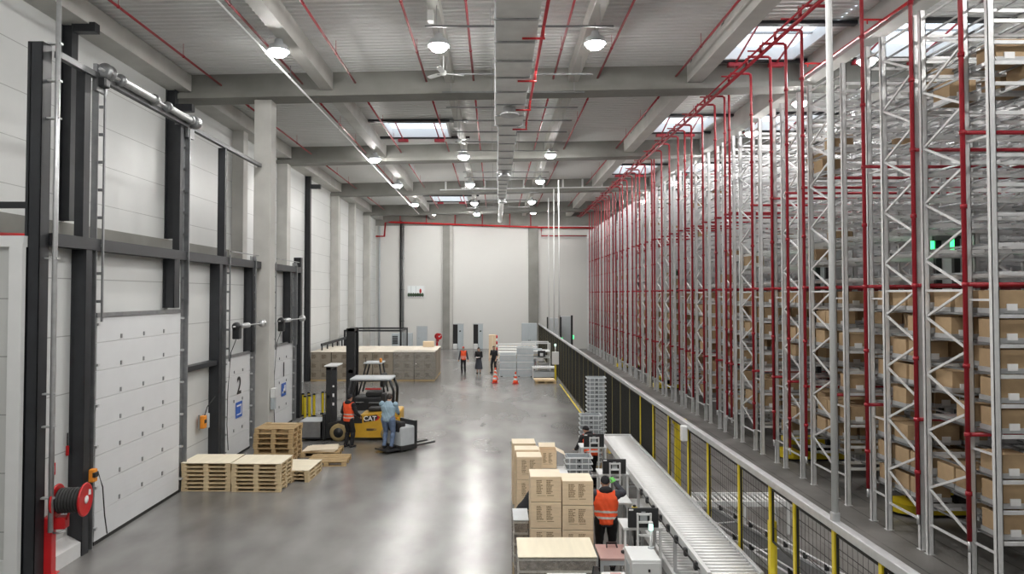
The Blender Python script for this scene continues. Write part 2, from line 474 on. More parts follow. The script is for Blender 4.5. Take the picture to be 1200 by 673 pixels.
# dock enclosure: white wall with steel posts and header
XD = -8.5
struct('wall_dock', MB().b2((XD - 0.15, 12.76, 0), (XD, 29.8, 6.2)), M_PANEL)
we = struct('wall_dock_end', MB().b2((XW + 0.04, 12.7, 0), (XD - 0.16, 12.76, 6.2)), M_BOOTH)
struct('corner_trim', MB().b2((XD - 0.26, 12.6, 0), (XD - 0.02, 12.7, 6.12)), M_WHITE, we)
struct('top_trim', MB().b2((XW + 0.04, 12.62, 6.06), (XD - 0.02, 12.76, 6.26)), M_WHITE, we)
struct('base_trim', MB().b2((XW + 0.04, 12.66, 0), (XD - 0.26, 12.7, 0.42)), M_WHITE, we)
struct('wall_dock_far', MB().b2((XW + 0.04, 29.7, 0), (XD, 29.8, 6.2)), M_PANEL)
struct('roof', MB().b2((XW + 0.04, 12.76, 6.2), (XD, 29.8, 6.26)), M_CONC)
struct('wall_far', MB().b2((XW - 0.25, Y1, 0), (XR, Y1 + 0.3, 11.75)), M_FAR)
struct('beam', MB().b2((XW, Y1 - 0.12, 11.75), (XR, Y1 + 0.3, 14)), M_CONC)
def steel_post(y0, y1, z0, z1, x0=XD, x1=-8.2):
    m = MB(); ym = (y0 + y1) / 2
    m.b2((x0, y0, z0), (x1, y0 + 0.018, z1)); m.b2((x0, y1 - 0.018, z0), (x1, y1, z1)); m.b2((x0 + 0.05, y0, z0), (x0 + 0.07, y1, z1)); m.b2((x1 - 0.018, y0, z0), (x1, y1, z1))
    o = struct('column', m, M_BLACK)
    return o
p0 = steel_post(12.74, 13.0, 0, 9.85, XD - 0.08, -8.3)
p1 = steel_post(14.03, 14.24, 0, 6.1)
steel_post(17.9, 18.2, 4.85, 6.1)
steel_post(20.85, 21.08, 0, 6.1)
steel_post(23.68, 23.92, 3.25, 6.1)
steel_post(28.05, 28.3, 3.25, 6.1)
steel_post(29.55, 29.82, 0, 6.75)
for y in (13.0, 14.2):
    pass
m = MB(); m.b2((XD + 0.02, 13.02, 6.1), (-8.18, 24.5, 6.34)); struct('beam', m, M_BLACK)
m = MB(); m.b2((XD + 0.02, 25.2, 6.1), (-8.18, 29.55, 6.34)); struct('beam', m, M_BLACK)
m = MB(); m.b2((XD + 0.01, 18.85, 3.1), (-8.25, 20.85, 3.24)); struct('trim_2', m, M_BLACK)
m = MB(); m.prism([(XD, 0), (XD + 0.28, 0), (XD + 0.28, 0.28), (XD, 0.42)], 13.24, 14.02); struct('baseboard_dock', m, M_WHITE)
m = MB(); m.b2((XW + 0.1, 12.8, 6.78), (-8.5, 12.86, 6.9)); struct('trim_3', m, M_BLACK)

# ------------------------------------------------------------------ dock doors
def dock_door(n, y0, y1, h, top, tall):
    """sectional door in the plane x = -8.32 with its tracks, shaft and fittings"""
    xf = -8.30
    m = MB(); sec = h / (8 if tall else 5)
    k = 0; z = 0.06
    while z < h - 0.05:
        m.b2((xf - 0.06, y0, z), (xf, y1, min(z + sec - 0.008, h)), bevel=0.004)
        for q in range(1, 5):
            zz = z + sec * q / 5
            m.b2((xf - 0.02, y0 + 0.02, zz - 0.006), (xf + 0.003, y1 - 0.02, zz + 0.006))
        z += sec
    d = struct('door_%d' % n, m, M_DOOR)
    m = MB(); m.b2((xf - 0.05, y0 - 0.02, 0.0), (xf + 0.01, y1 + 0.02, 0.07)); m.build('bottom_seal', M_RUB, d)
    m = MB(); m.b2((xf - 0.05, y0 - 0.05, h), (xf + 0.03, y1 + 0.05, h + 0.09)); m.build('top_rail', M_GALV, d)
    rows, colsn = (7, 3) if tall else (3, 2)
    for r in range(rows):
        for c in range(colsn):
            yy = y0 + (y1 - y0) * (c + 0.95) / (colsn + 0.9)
            zz = h - sec * 0.75 - r * (sec if tall else sec * 1.45)
            m = MB(); m.box((xf + 0.012, yy, zz), (0.02, 0.045, 0.09)); m.build('hinge', M_GALV, d)
    for yy, sg in ((y0 - 0.14, 1), (y1 + 0.14, -1)):
        m = MB()
        m.b2((xf - 0.04, yy - 0.09, 0), (xf - 0.02, yy + 0.09, top)); m.b2((xf - 0.04, yy - sg * 0.09 - 0.01, 0), (xf + 0.1, yy - sg * 0.09 + 0.01, top))
        m.build('track', M_GALV, d)
        m = MB()
        m.b2((xf + 0.13, yy + sg * 0.03, h * 0.98), (xf + 0.165, yy + sg * 0.07, top - 0.1))
        z = h + 0.3
        while z < top - 0.15:
            m.b2((xf - 0.02, yy + sg * 0.02, z), (xf + 0.14, yy + sg * 0.06, z + 0.06)); z += 0.58
        m.build('track_rail', M_GALV, d)
        for z in [0.35 + i * (h - 0.5) / 5 for i in range(6)]:
            m = MB(); m.box((xf + 0.03, yy + sg * 0.1, z), (0.09, 0.07, 0.05)); m.build('roller_bracket', M_GALVL, d)
    sy0, sy1, sz = (13.05, 24.4, 9.74) if tall else (y0 - 0.2, y1 + 0.5, h + 1.0)
    sx = -8.2 if tall else -8.0
    m = MB()
    if tall: m.b2((sx - 0.09, sy0, sz - 0.09), (sx + 0.03, sy1, sz + 0.03))
    else: m.cyl((sx, sy0, sz), (sx, sy1, sz), 0.022)
    m.build('shaft', M_GALVD if tall else M_GALVL, d)
    if tall:
        for yy in (21.25,):
            m = MB(); m.b2((-8.42, yy - 0.07, 6.34), (-8.2, yy + 0.07, sz - 0.09)); m.build('stanchion', M_BLACK, d)
        m = MB(); m.b2((-8.4, 13.93, 6.34), (-8.22, 14.14, sz)); m.build('stanchion', M_BLACK, d)
        m = MB(); m.b2((-8.4, 18.2, 6.34), (-8.22, 18.4, sz - 0.1)); m.build('stanchion', M_BLACK, d)
        for a, b in ((15.0, 16.5), (17.15, 18.45)):
            m = MB(); n2 = 26
            m.lathe([(0.06, 0)] + [(0.08 + 0.007 * (i % 2), (b - a) * i / n2) for i in range(n2 + 1)] + [(0.06, b - a)], (sx + 0.12, a, sz + 0.08), 14, 'Y')
            m.build('torsion_spring', M_GALVL, d)
            for yy in (a, b):
                m = MB(); m.lathe([(0.05, -0.05), (0.13, -0.04), (0.13, 0.04), (0.05, 0.05)], (sx + 0.12, yy, sz + 0.08), 14, 'Y'); m.build('spring_plug', M_GALV, d)
        m = MB(); m.cyl((sx + 0.12, 14.2, sz + 0.08), (sx + 0.12, 18.85, sz + 0.08), 0.03); m.build('spring_shaft', M_GALVL, d)
        for yy in (14.45, 18.72):
            m = MB(); m.lathe([(0.08, -0.1), (0.17, -0.09), (0.17, -0.07), (0.13, -0.05), (0.13, 0.05), (0.17, 0.07), (0.17, 0.09), (0.08, 0.1)], (sx + 0.12, yy, sz + 0.08), 20, 'Y')
            m.build('cable_drum', M_GALV, d)
            m = MB(); m.b2((sx - 0.05, yy - 0.2, sz - 0.35), (sx + 0.03, yy + 0.2, sz + 0.2)); m.build('bearing_plate', M_GALV, d)
        m = MB(); m.box((sx + 0.1, 14.4, sz - 0.16), (0.16, 0.2, 0.2), bevel=0.03); m.build('motor', M_DARK, d)
    else:
        m = MB(); m.lathe([(0.08, -0.35), (0.085, 0.35)], (sx, y0 + 0.75, sz), 12, 'Y'); m.build('torsion_spring', M_GALVL, d)
        for yy in (y0 + 0.05, y1 + 0.3):
            m = MB(); m.lathe([(0.03, -0.1), (0.1, -0.09), (0.13, -0.02), (0.13, 0.08), (0.05, 0.1)], (sx, yy, sz), 18, 'Y'); m.build('cable_drum', M_GALVL if yy > y0 + 1 else M_DARK, d)
        m = MB(); m.box((sx, y0 + 0.12, sz - 0.18), (0.22, 0.24, 0.42), bevel=0.03); m.build('motor', M_DARK, d)
        m = MB(); m.tube([(sx, y0 + 0.05, sz - 0.4), (sx - 0.1, y0 - 0.1, sz - 0.8), (sx - 0.2, y0 - 0.06, 2.2), (sx - 0.2, y0 - 0.1, 1.2), (sx - 0.2, y0 + 0.02, 0.4)], 0.012, 6); m.build('cable', M_RUB, d)
        m = MB(); m.b2((-8.42, y0 - 0.25, 6.34), (-8.24, y0 - 0.22, 6.55)); m.b2((-8.1, y0 - 0.25, 6.5), (-8.07, y1 + 0.15, 6.53)); m.build('tie_rod', M_GALV, d)
    return d
d1 = dock_door(1, 14.62, 18.5, 4.72, 9.7, True)
d2 = dock_door(2, 21.62, 23.78, 3.2, 6.5, False)
d3 = dock_door(3, 26.15, 28.75, 3.2, 6.5, False)
for d, y, s in ((d2, 22.75, '2'), (d3, 27.55, '1')):
    text('dock_number', s, 0.78, (-8.285, y, 2.22), (PI / 2, 0, PI / 2), M_INK, d)
    m = MB(); m.b2((-8.29, y - 0.28, 1.22), (-8.278, y + 0.28, 1.72)); g = m.build('door_sign', M_BLUE, d)
    m = MB()
    if s == '2':
        m.b2((-8.277, y - 0.2, 1.31), (-8.274, y + 0.2, 1.34)); m.b2((-8.277, y - 0.2, 1.58), (-8.274, y + 0.2, 1.63)); m.b2((-8.277, y + 0.15, 1.31), (-8.274, y + 0.2, 1.63))
    else:
        m.b2((-8.277, y - 0.2, 1.33), (-8.274, y + 0.18, 1.40)); m.b2((-8.277, y + 0.06, 1.33), (-8.274, y + 0.2, 1.63)); m.b2((-8.277, y - 0.06, 1.33), (-8.274, y + 0.06, 1.50))
    m.build('sign_symbol', M_PAPER, g)
# tall conduit up the first post
t = thing('conduit', 'tall galvanised conduit clipped to the black post by the hose reel', 'pipe', (-8.12, 12.9, 0.85))
MB().cyl((0, 0, 0), (0, 0, 11.9), 0.045, 12).build('tube', M_GALVL, t)
for z in (0.6, 1.9, 2.5, 5.0, 7.6, 8.3, 9.0):
    MB().b2((-0.2, -0.03, z), (0.06, 0.055, z + 0.03)).build('clip', M_GALVL, t)
# red hose reel on its own stand
def hose_reel(loc, sc, label, rz=0.0):
    t = thing('hose_reel', label, 'hose reel', loc, rz); t.scale = (sc, sc, sc)
    m = MB(); m.b2((-0.2, -0.09, 0), (-0.03, 0.09, 1.02), bevel=0.01); m.b2((-0.21, -0.1, 0.85), (0.2, 0.1, 1.07), bevel=0.02); m.box((-0.11, 0, 0.01), (0.26, 0.26, 0.02)); m.build('stand', M_REDL, t)
    for x in (0.02, 0.50):
        m = MB(); m.lathe([(0.03, -0.015), (0.28, -0.012), (0.30, -0.02), (0.31, 0.0), (0.30, 0.02), (0.28, 0.012), (0.03, 0.015)], (x, 0.0, 1.36), 28, 'X')
        p = m.build('reel_flange', M_REDL, t)
    m = MB(); m.lathe([(0.03, -0.005), (0.075, 0), (0.075, 0.012), (0.03, 0.02)], (0.52, 0.0, 1.36), 18, 'X'); m.build('hub_cap', M_PAPER, t)
    m = MB(); m.prism([(0.10, 1.42), (0.21, 1.40), (0.2, 1.5), (0.12, 1.52)], 0.516, 0.52, 'X'); m.build('label_plate', M_PAPER, t)
    m = MB(); m.lathe([(0.06, 0.05), (0.2, 0.05)] + [(0.21 + 0.025 * abs(math.sin(PI * i / 4)), 0.05 + 0.42 * i / 32) for i in range(33)] + [(0.06, 0.47)], (0, 0, 1.36), 22, 'X'); m.build('hose', M_RUB, t)
    m = MB(); m.tube([(0.0, -0.1, 0.8), (0.12, -0.13, 0.8), (0.22, -0.13, 0.83)], 0.02, 8); m.build('valve', M_GALVL, t)
    m = MB(); m.tube([(0.2, -0.05, 1.02), (0.25, -0.05, 1.15), (0.25, 0, 1.3)], 0.022, 8); m.build('supply_pipe', M_REDL, t)
    return t
hose_reel((-8.16, 13.12, 0), 1.0, 'red hose reel with black hose by the tall black post', 0.14)
tag(MB().b2((-8.49, 13.42, 1.72), (-8.48, 13.6, 1.95)).build('hydrant_sign', [M_REDL], None), 'small red sign on the white wall behind the hose reel', 'sign')
MB().b2((-8.478, 13.46, 1.78), (-8.475, 13.56, 1.9)).build('symbol', M_PAPER, bpy.data.objects['hydrant_sign'])
t = thing('extinguisher_hook', 'small red and black hook hanging on the white wall before the first door', 'hook', (-8.47, 13.95, 2.1))
MB().box((0, 0, 0), (0.05, 0.05, 0.2), bevel=0.015).build('body', M_REDL, t); MB().cyl((0, 0, 0.1), (0, 0, 0.35), 0.012, 8).build('stem', M_RUB, t)
def control_box(loc, label, two):
    t = thing('control_box', label, 'control box', loc)
    MB().box((0, 0, 0), (0.14, 0.2, 0.36) if two else (0.12, 0.14, 0.26), bevel=0.02).build('case', M_ORANGE, t)
    MB().box((0.06, -0.02, 0.02), (0.06, 0.12, 0.1), bevel=0.01).build('button_panel', M_INK, t)
    if two:
        MB().box((0.0, 0.2, 0.0), (0.16, 0.16, 0.42), bevel=0.02).build('terminal_box', M_GREY, t)
        MB().box((-0.06, -0.13, 0), (0.04, 0.05, 0.44), bevel=0.01).build('backplate', M_GALV, t)
        MB().tube([(0.03, 0.03, 0.18), (0.05, 0.15, 0.4), (0.05, 0.72, 0.62)], 0.014, 6).build('cable', M_RUB, t)
    else:
        MB().tube([(0.03, 0.12, 0.05), (0.06, 0.25, -0.3), (0.07, 0.32, -0.9), (0.07, 0.42, -1.3)], 0.014, 6).build('cable', M_RUB, t)
control_box((-8.1, 14.2, 1.55), 'orange push-button box at the first dock door frame', False)
control_box((-8.34, 20.1, 1.55), 'orange and grey control box on the wall beside dock two', True)
t = thing('sprinkler_stub', 'short red pipe with upright heads above the white booth', 'pipe', (-9.4, 13.4, 6.27))
MB().tube([(-1.7, 0, 0.08), (-0.2, 0, 0.08), (0.3, 0.3, 0.08)], 0.04, 8).build('pipe', M_REDL, t)
MB().cyl((-0.25, 0, 0.1), (-0.25, 0, 0.55), 0.03, 8).cyl((-0.8, 0, 0.5), (-0.2, 0, 0.5), 0.03, 8).build('upright', M_REDL, t)

# ------------------------------------------------------------------ under the roof
def high_bay():
    t = thing('high_bay_lamp', 'lamp', 'ceiling lamp')
    MB().lathe([(0.06, 0.28), (0.1, 0.27), (0.13, 0.16), (0.24, 0.1), (0.28, 0.02), (0.30, -0.06), (0.30, -0.07), (0.28, -0.07), (0.265, 0.0)], (0, 0, 0), 20).build('housing', M_GREY, t)  # skirt carried down past the lens to block upward light
    MB().lathe([(0.25, -0.005), (0.25, -0.06), (0.22, -0.14), (0.15, -0.2), (0.06, -0.225)], (0, 0, 0), 20).build('lens', M_LAMP, t)
    MB().cyl((0, 0, 0), (0, 0, 1.0), 0.012, 6).build('suspension', M_GALV, t).location = (0, 0, 0.27)
    return t
LAMPS = [('the row over the dock side', -6.05, (19.4, 35.1, 43.5, 52.9, 62.0, 7.0, -2.0)), ('the row beside the fans', -1.55, (19.1, 34.6, 43.5, 52.4, 59.6, 9.5, 2.6)),
         ('the row between the duct and the racks', 2.75, (19.05, 34.5, 42.5, 52.0, 62.0, 9.5, 2.6)), ('the row above the racks', 11.1, (20.7, 25.3, 30.1, 37.5, 43.5, 52, 9.5)),
         ('the row deep inside the racks', 15.6, (16.5, 27.5, 40.5, 54.0))]
first = None
for lab, x, ys in LAMPS:
    for i, y in enumerate(sorted(ys)):
        o = high_bay() if first is None else dup(first)
        first = first or o
        k = sum(1 for v in ys if 12 < v <= y)
        l = 'round lit high-bay lamp, %s ahead in %s' % (nth(k), lab) if y > 12 else 'round lit high-bay lamp over the camera in %s' % lab
        zl = (12.5 if y == 62.0 else 12.12) + rz_(x) * 0.5  # farthest lamp of two rows is added, unseen, to brighten the far wall
        place(o, (x + (0.65 if y == 62.0 else 0), y, zl), 0, l, 'high-bay lamps under the roof')
        hang = {-6.05: 12.37, -1.55: 12.63, 2.75: 12.665, 11.1: 12.58, 15.6: 12.82}[x] if y != 62.0 else 13.08 + rz_(x)
        for ch in o.children:
            if ch.name.startswith('suspension'): ch.scale = (1, 1, max(0.03, hang - zl - 0.27))
# ceiling fans
fan = thing('ceiling_fan', 'white three-bladed ceiling fan nearer of the row under the purlin', 'fan')
MB().lathe([(0.03, 0.1), (0.09, 0.08), (0.1, 0.0), (0.07, -0.06), (0.02, -0.08)], (0, 0, 0), 16).build('motor', M_WHITE, fan)
MB().cyl((0, 0, 0.08), (0, 0, 0.56), 0.018, 8).build('rod', M_WHITE, fan)
for k in range(3):
    a = 2 * PI * k / 3 + 0.35
    m = MB()
    pts = [(0.08, 0.05), (0.2, 0.09), (0.62, 0.085), (0.66, 0.05), (0.66, -0.05), (0.62, -0.075), (0.2, -0.07), (0.08, -0.05)]
    A = [m.bm.verts.new((x * math.cos(a) - y * math.sin(a), x * math.sin(a) + y * math.cos(a), y * 0.22 - 0.01)) for x, y in pts]
    B = [m.bm.verts.new((x * math.cos(a) - y * math.sin(a), x * math.sin(a) + y * math.cos(a), y * 0.22 + 0.006)) for x, y in pts]
    m.bm.faces.new(A[::-1]); m.bm.faces.new(B)
    for i in range(8): m.bm.faces.new((A[i], A[(i + 1) % 8], B[(i + 1) % 8], B[i]))
    m.build('blade', M_WHITE, fan)
place(fan, (-1.6, 21.6, 12.07))
for y, a, l in ((31.2, 0.9, 'white three-bladed ceiling fan second along the purlin, by a skylight'), (44.9, 0.2, 'white three-bladed ceiling fan third along the purlin'), (55.5, 0.6, 'white three-bladed ceiling fan farthest along the purlin')):
    place(dup(fan), (-1.6, y, 12.07), a, l)
# ventilation duct with joints and outlets
t = thing('ventilation_duct', 'long silver ventilation duct running under the roof with joints and outlets', 'duct', (0, 0, 11.1))
M_DUCT = mat('duct_sheet', (0.88, 0.89, 0.88), 0.42, 0.05, var=0.08, scale=2.0)
for a, b, x0, x1, h in ((4.0, 24.3, 0.02, 0.95, 0.7), (24.3, 36.0, 0.14, 0.78, 0.6), (36.0, 44.0, 0.18, 0.66, 0.5)):
    m = MB(); m.b2((x0, a, 0), (x1, b, h)); sct = m.build('duct_section', M_DUCT, t)
    n = int((b - a) / 1.32)
    for i in range(n + 1):
        y = a + 0.02 + (b - a - 0.04) * i / n
        m = MB(); f = 0.035
        m.b2((x0 - f, y - 0.025, -f), (x1 + f, y + 0.025, 0)); m.b2((x0 - f, y - 0.025, h), (x1 + f, y + 0.025, h + f)); m.b2((x0 - f, y - 0.025, 0), (x0, y + 0.025, h)); m.b2((x1, y - 0.025, 0), (x1 + f, y + 0.025, h))
        m.build('flange', M_GALV, sct)
m = MB(); m.cyl((0.42, 44.0, 0.2), (0.42, 58.0, 0.2), 0.17, 16)
m.build('round_duct', M_DUCT, t)
for y in (22.0, 33.6, 43.2, 11.0):
    m = MB(); m.lathe([(0.2, 0.0), (0.2, -0.12), (0.3, -0.2), (0.31, -0.25), (0.2, -0.22), (0.1, -0.28), (0.03, -0.29)], (0.46, y, 0), 20); m.build('air_outlet', M_GALVL, t)
# galvanised struts that carry the duct
n = 0; y = 13.9
while y < 57:
    if min(abs(y - b) for b in BEAMS) > 0.75 and min(abs(y - b) for b in (19.1, 34.6, 43.5, 52.4)) > 0.9:
        n += 1
        t = thing('support_strut', 'thin galvanised strut across the duct, %s along from the camera' % nth(n), 'support strut', (0.5, y, 12.06), 0, 'struts over the duct')
        MB().b2((-2.3, -0.022, 0), (2.55, 0.022, 0.045)).build('channel', M_GALVD, t)
        for x in (-2.0, -0.62, 0.58, 2.2):
            MB().cyl((x, 0, 0.03), (x, 0, 0.5 if abs(x) < 1 else 0.62), 0.008, 6).build('hanger_rod', M_GALV, t)
    y += 1.95
# white conduit slung along the hall below the beams
t = thing('cable_conduit', 'white conduit slung along the hall below the roof beams', 'conduit', (-6.42, 36, 11.98))
MB().cyl((0, -26, 0), (0, 23.0, 0), 0.032, 10).build('tube', M_WHITE, t)
for y in (-14.2, -7.5, -2.6, 4.4, 9.5, 16.4): MB().cyl((0, y, 0), (0, y, 0.4), 0.01, 6).cyl((0, y - 0.03, 0), (0, y + 0.03, 0), 0.04, 10).build('hanger', M_GALV, t)
# trunking boxes beside the purlins
for x, y in ((-1.95, 18.2), (-1.95, 30.0)):
    t = tag(MB().box((0, 0, 0), (0.16, 0.28, 0.3), bevel=0.02).build('junction_box', M_WHITE), 'white junction box on the purlin %s' % ('before the first fan' if y < 25 else 'before the second fan'), 'junction box')
    t.location = (x + 0.26, y, 12.5)
# sprinkler branch pipes between the beams
m = None
k = 0
for b0, b1, bn in ((11.4, 24.7, 'first'), (24.7, 36.75, 'second'), (36.75, 48.75, 'third'), (48.75, 60.75, 'fourth')):
    for i, x in enumerate((-9.6, -6.75, -4.9, -2.4, -0.75, 2.05, 3.6, 6.35)):
        t = thing('sprinkler_branch', 'red ceiling sprinkler pipe, %s from the dock wall in the %s roof bay' % (nth(i + 1), bn), 'sprinkler pipe', (x, b0, 12.72 + rz_(x)), 0, 'sprinkler pipes under the roof deck')
        L = b1 - b0
        MB().cyl((0, 0.35, 0), (0, L - 0.35, 0), 0.036, 8).build('pipe', M_RED, t)
        for q in (0.2, 0.47, 0.75):
            MB().cyl((0, L * q, 0), (0, L * q, 0.4), 0.008, 6).cyl((0, L * q - 0.03, 0), (0, L * q + 0.03, 0), 0.046, 8).build('hanger', M_RED, t)
# red pipe beside the duct with short arms
t = thing('sprinkler_pipe', 'red pipe beside the ventilation duct with short arms over it', 'sprinkler pipe', (1.12, 0, 11.35))
MB().tube([(0, 5, 0), (0, 24.9, 0), (0, 25.1, -0.05)], 0.042, 10).build('pipe', M_RED, t)
for y in (13.5, 15.8, 19.0, 22.0, 24.6):
    MB().cyl((0.02, y, 0.0), (-0.45, y, -0.32), 0.001, 4).cyl((0, y, -0.02), (-0.02, y, -0.32), 0.025, 8).cyl((0.02, y, -0.32), (-0.5, y, -0.32), 0.028, 8).build('arm', M_REDL, t)
# thin poles dropping power to the fence
for i, (y, z0) in enumerate(((8.05, 2.6), (42.4, 2.6), (46.0, 2.6), (50.5, 2.6))):
    t = thing('power_drop_pole', 'white power drop pole from roof to fence rail, %s from the camera' % nth(i + 1), 'pole', (3.88, y, z0), 0, 'poles dropping to the fence')
    MB().cyl((0, 0, 0), (0.0, 0, 9.55), 0.036, 12).build('tube', M_WHITE, t)
    MB().box((0, 0, 0.06), (0.09, 0.08, 0.12), bevel=0.015).build('bracket', M_GALVL, t)

# ------------------------------------------------------------------ storage racks
M_GALVS = mat('shaded_shelf_steel', (0.36, 0.37, 0.38), 0.3, 0.8, var=0.1, scale=5)  # bars coloured darker than the beams to stand for shaded undersides
LEV = [0.93, 1.46, 1.98, 2.76, 3.29, 3.80, 4.33, 4.85, 5.60, 6.10, 6.63, 7.15, 7.67, 8.41, 8.93, 9.30, 9.66, 10.04, 10.5]
RX, RL, RTOP = 8.7, 12.3, 10.98
FX = [0.0, 2.46, 4.92, 7.38, 9.84, 12.3]
def lip(mb, x, y, z1, w_=0.115, d_=0.085):
    """an open C-section upright"""
    mb.b2((x - w_ / 2, y - d_ / 2, 0), (x + w_ / 2, y - d_ / 2 + 0.012, z1)); mb.b2((x - w_ / 2, y - d_ / 2, 0), (x - w_ / 2 + 0.012, y + d_ / 2, z1)); mb.b2((x + w_ / 2 - 0.012, y - d_ / 2, 0), (x + w_ / 2, y + d_ / 2, z1))
    mb.box((x, y, 0.008), (0.16, 0.13, 0.016))
def make_row(yl, bi):
    """yl: the upright lines across the row; bi: the pair of lines that is braced"""
    r = thing('storage_rack', 'rack', 'storage rack')
    up = None
    m = MB(); lip(m, 0, 0, RTOP); up = m.build('upright', M_RACK, r)
    ups = [(x, y) for x in FX for y in yl]
    up.location = (ups[0][0], ups[0][1], 0)
    for x, y in ups[1:]:
        c = up.copy(); COL.objects.link(c); c.location = (x, y, 0); c.parent = r
    ya, yb = yl[bi], yl[bi + 1]
    m = MB(); z = 0.75; k = 0
    while z + 0.57 < RTOP:
        p, q = ((0, ya, z), (0, yb, z + 0.57)) if k % 2 == 0 else ((0, yb, z), (0, ya, z + 0.57))
        m.bar(p, q, 0.03, 0.045); z += 0.57; k += 1
    for z in (0.6, 5.27, 10.8): m.bar((0, ya, z), (0, yb, z), 0.03, 0.045)
    o2 = [i for i in range(len(yl) - 1) if i != bi]
    for i in o2:
        for z in (0.7, 2.4, 5.1, 8.0, 10.7): m.bar((0, yl[i], z), (0, yl[i + 1], z), 0.03, 0.04)
    br = m.build('bracing', M_RACK, r)
    for x in FX[1:]:
        c = br.copy(); COL.objects.link(c); c.location = (x, 0, 0); c.parent = r
    m = MB()
    lines = sorted(set([yl[0] - 0.02, yl[1], yl[2]]))
    for y in lines: m.b2((-0.02, y - 0.018, -0.065), (RL + 0.02, y + 0.018, 0.0))
    x = 0.1
    while x < RL:
        m.b2((x - 0.014, yl[0], -0.03), (x + 0.014, yl[-1], 0.008), mi=1); x += 0.55
    sh = m.build('shelf', [M_RACK, M_GALVS], r)
    sh.location = (0, 0, LEV[0])
    for z in LEV[1:]:
        c = sh.copy(); COL.objects.link(c); c.location = (0, 0, z); c.parent = r
    return r
ROWS = []           # (y of the camera-side line, lines, front-facing)
A0 = make_row([0.0, 0.67, 1.93], 1); place(A0, (RX, 12.2, 0)); ROWS.append((12.2, [0.0, 0.67, 1.93], 1))
B0 = make_row([0.0, 1.2, 1.83], 0); place(B0, (RX, 14.38, 0)); ROWS.append((14.38, [0.0, 1.2, 1.83], 0))
A1 = make_row([0.0, 0.61, 1.85], 1); B1 = make_row([0.0, 1.16, 1.8], 0)
racks = [A0, B0]
for k in range(9):
    y = 17.37 + 5.49 * k
    a = A1 if k == 0 else dup(A1); place(a, (RX, y, 0)); ROWS.append((y, [0.0, 0.61, 1.85], 1)); racks.append(a)
    b = B1 if k == 0 else dup(B1); place(b, (RX, y + 2.53, 0)); ROWS.append((y + 2.53, [0.0, 1.16, 1.8], 0)); racks.append(b)
for i, r in enumerate(racks):
    r['label'] = 'tall grey steel storage rack, %s row counted from the camera' % nth(i + 1)
    r['group'] = 'storage racks behind the fence'
# boxes on the racks: the first rows one by one, the rest as a mass
def card_box():
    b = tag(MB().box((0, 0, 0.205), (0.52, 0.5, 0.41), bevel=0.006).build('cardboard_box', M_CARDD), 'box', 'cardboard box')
    MB().b2((-0.27, -0.27, -0.0), (0.27, -0.235, 0.09)).b2((-0.27, 0.235, 0), (0.27, 0.27, 0.09)).b2((-0.27, -0.27, 0), (-0.24, 0.27, 0.09)).b2((0.24, -0.27, 0), (0.27, 0.27, 0.09)).build('tray', M_GALVL, b)
    MB().b2((-0.12, -0.273, 0.05), (0.06, -0.252, 0.17)).build('address_label', M_PAPER, b)
    return b
rng = random.Random(3)
cand = []
for ri, (y, yl, fr) in enumerate(ROWS):
    slots = (0.31, 0.97, 1.57) if fr else (0.3, 0.88, 1.5)
    for li, z in enumerate(LEV):
        pr = (0.6 if ri < 2 else 0.45) if li < 8 else (0.05 if li in (13, 14) else 0.012)
        full = rng.random() < 0.85
        for c in range(4):
            if c == 3 and ri < 2: continue
            for si, s in enumerate(slots):
                if (ri == 0 and li < 8 and c == 0 and si == 0) or rng.random() < pr * (1 if full or li > 7 else 0.5):
                    if li == 3 and rng.random() < 0.25: continue
                    cand.append((ri, li, c, si, RX + 0.36 + 0.60 * c + rng.uniform(-0.02, 0.02), y + s + rng.uniform(-0.015, 0.015), z + 0.013))
cand.append((0, 15, 0, 0, RX + 0.42, 12.52, LEV[15] + 0.013)); cand.append((0, 14, 0, 2, RX + 0.36, 13.7, LEV[14] + 0.013))
box0 = card_box()
SH = ['bottom', 'second', 'third', 'fourth', 'fifth', 'sixth', 'seventh', 'eighth', 'ninth', 'tenth', 'eleventh', 'twelfth', 'thirteenth', 'fourteenth', 'fifteenth', 'sixteenth', 'seventeenth', 'eighteenth', 'top']
DP = ['front', 'middle', 'back']
cand.sort(key=lambda q: q[5] + 3.5 * q[2] + (6 if q[3] == 1 else 0))
solo, mass = cand[:298], cand[298:]
seen = set()
for k, (ri, li, c, si, x, y, z) in enumerate(solo):
    if (ri, li, c, si) in seen: continue
    seen.add((ri, li, c, si))
    o = box0 if k == 0 else dup(box0)
    o['label'] = 'cardboard box in %s rack row, %s shelf up, %s from the aisle, %s place' % (nth(ri + 1), SH[li], nth(c + 1), DP[si])
    o['group'] = 'boxes on the storage racks'
    o.location = (x, y, z)
m = MB()
for ri, li, c, si, x, y, z in mass:
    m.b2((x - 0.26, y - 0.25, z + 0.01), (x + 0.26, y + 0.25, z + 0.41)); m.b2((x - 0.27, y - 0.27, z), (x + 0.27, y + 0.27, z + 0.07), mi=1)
tag(m.build('cardboard_boxes', [M_CARDD, M_GALVL]), 'mass of cardboard boxes far down the rack rows', 'cardboard boxes', kind='stuff')

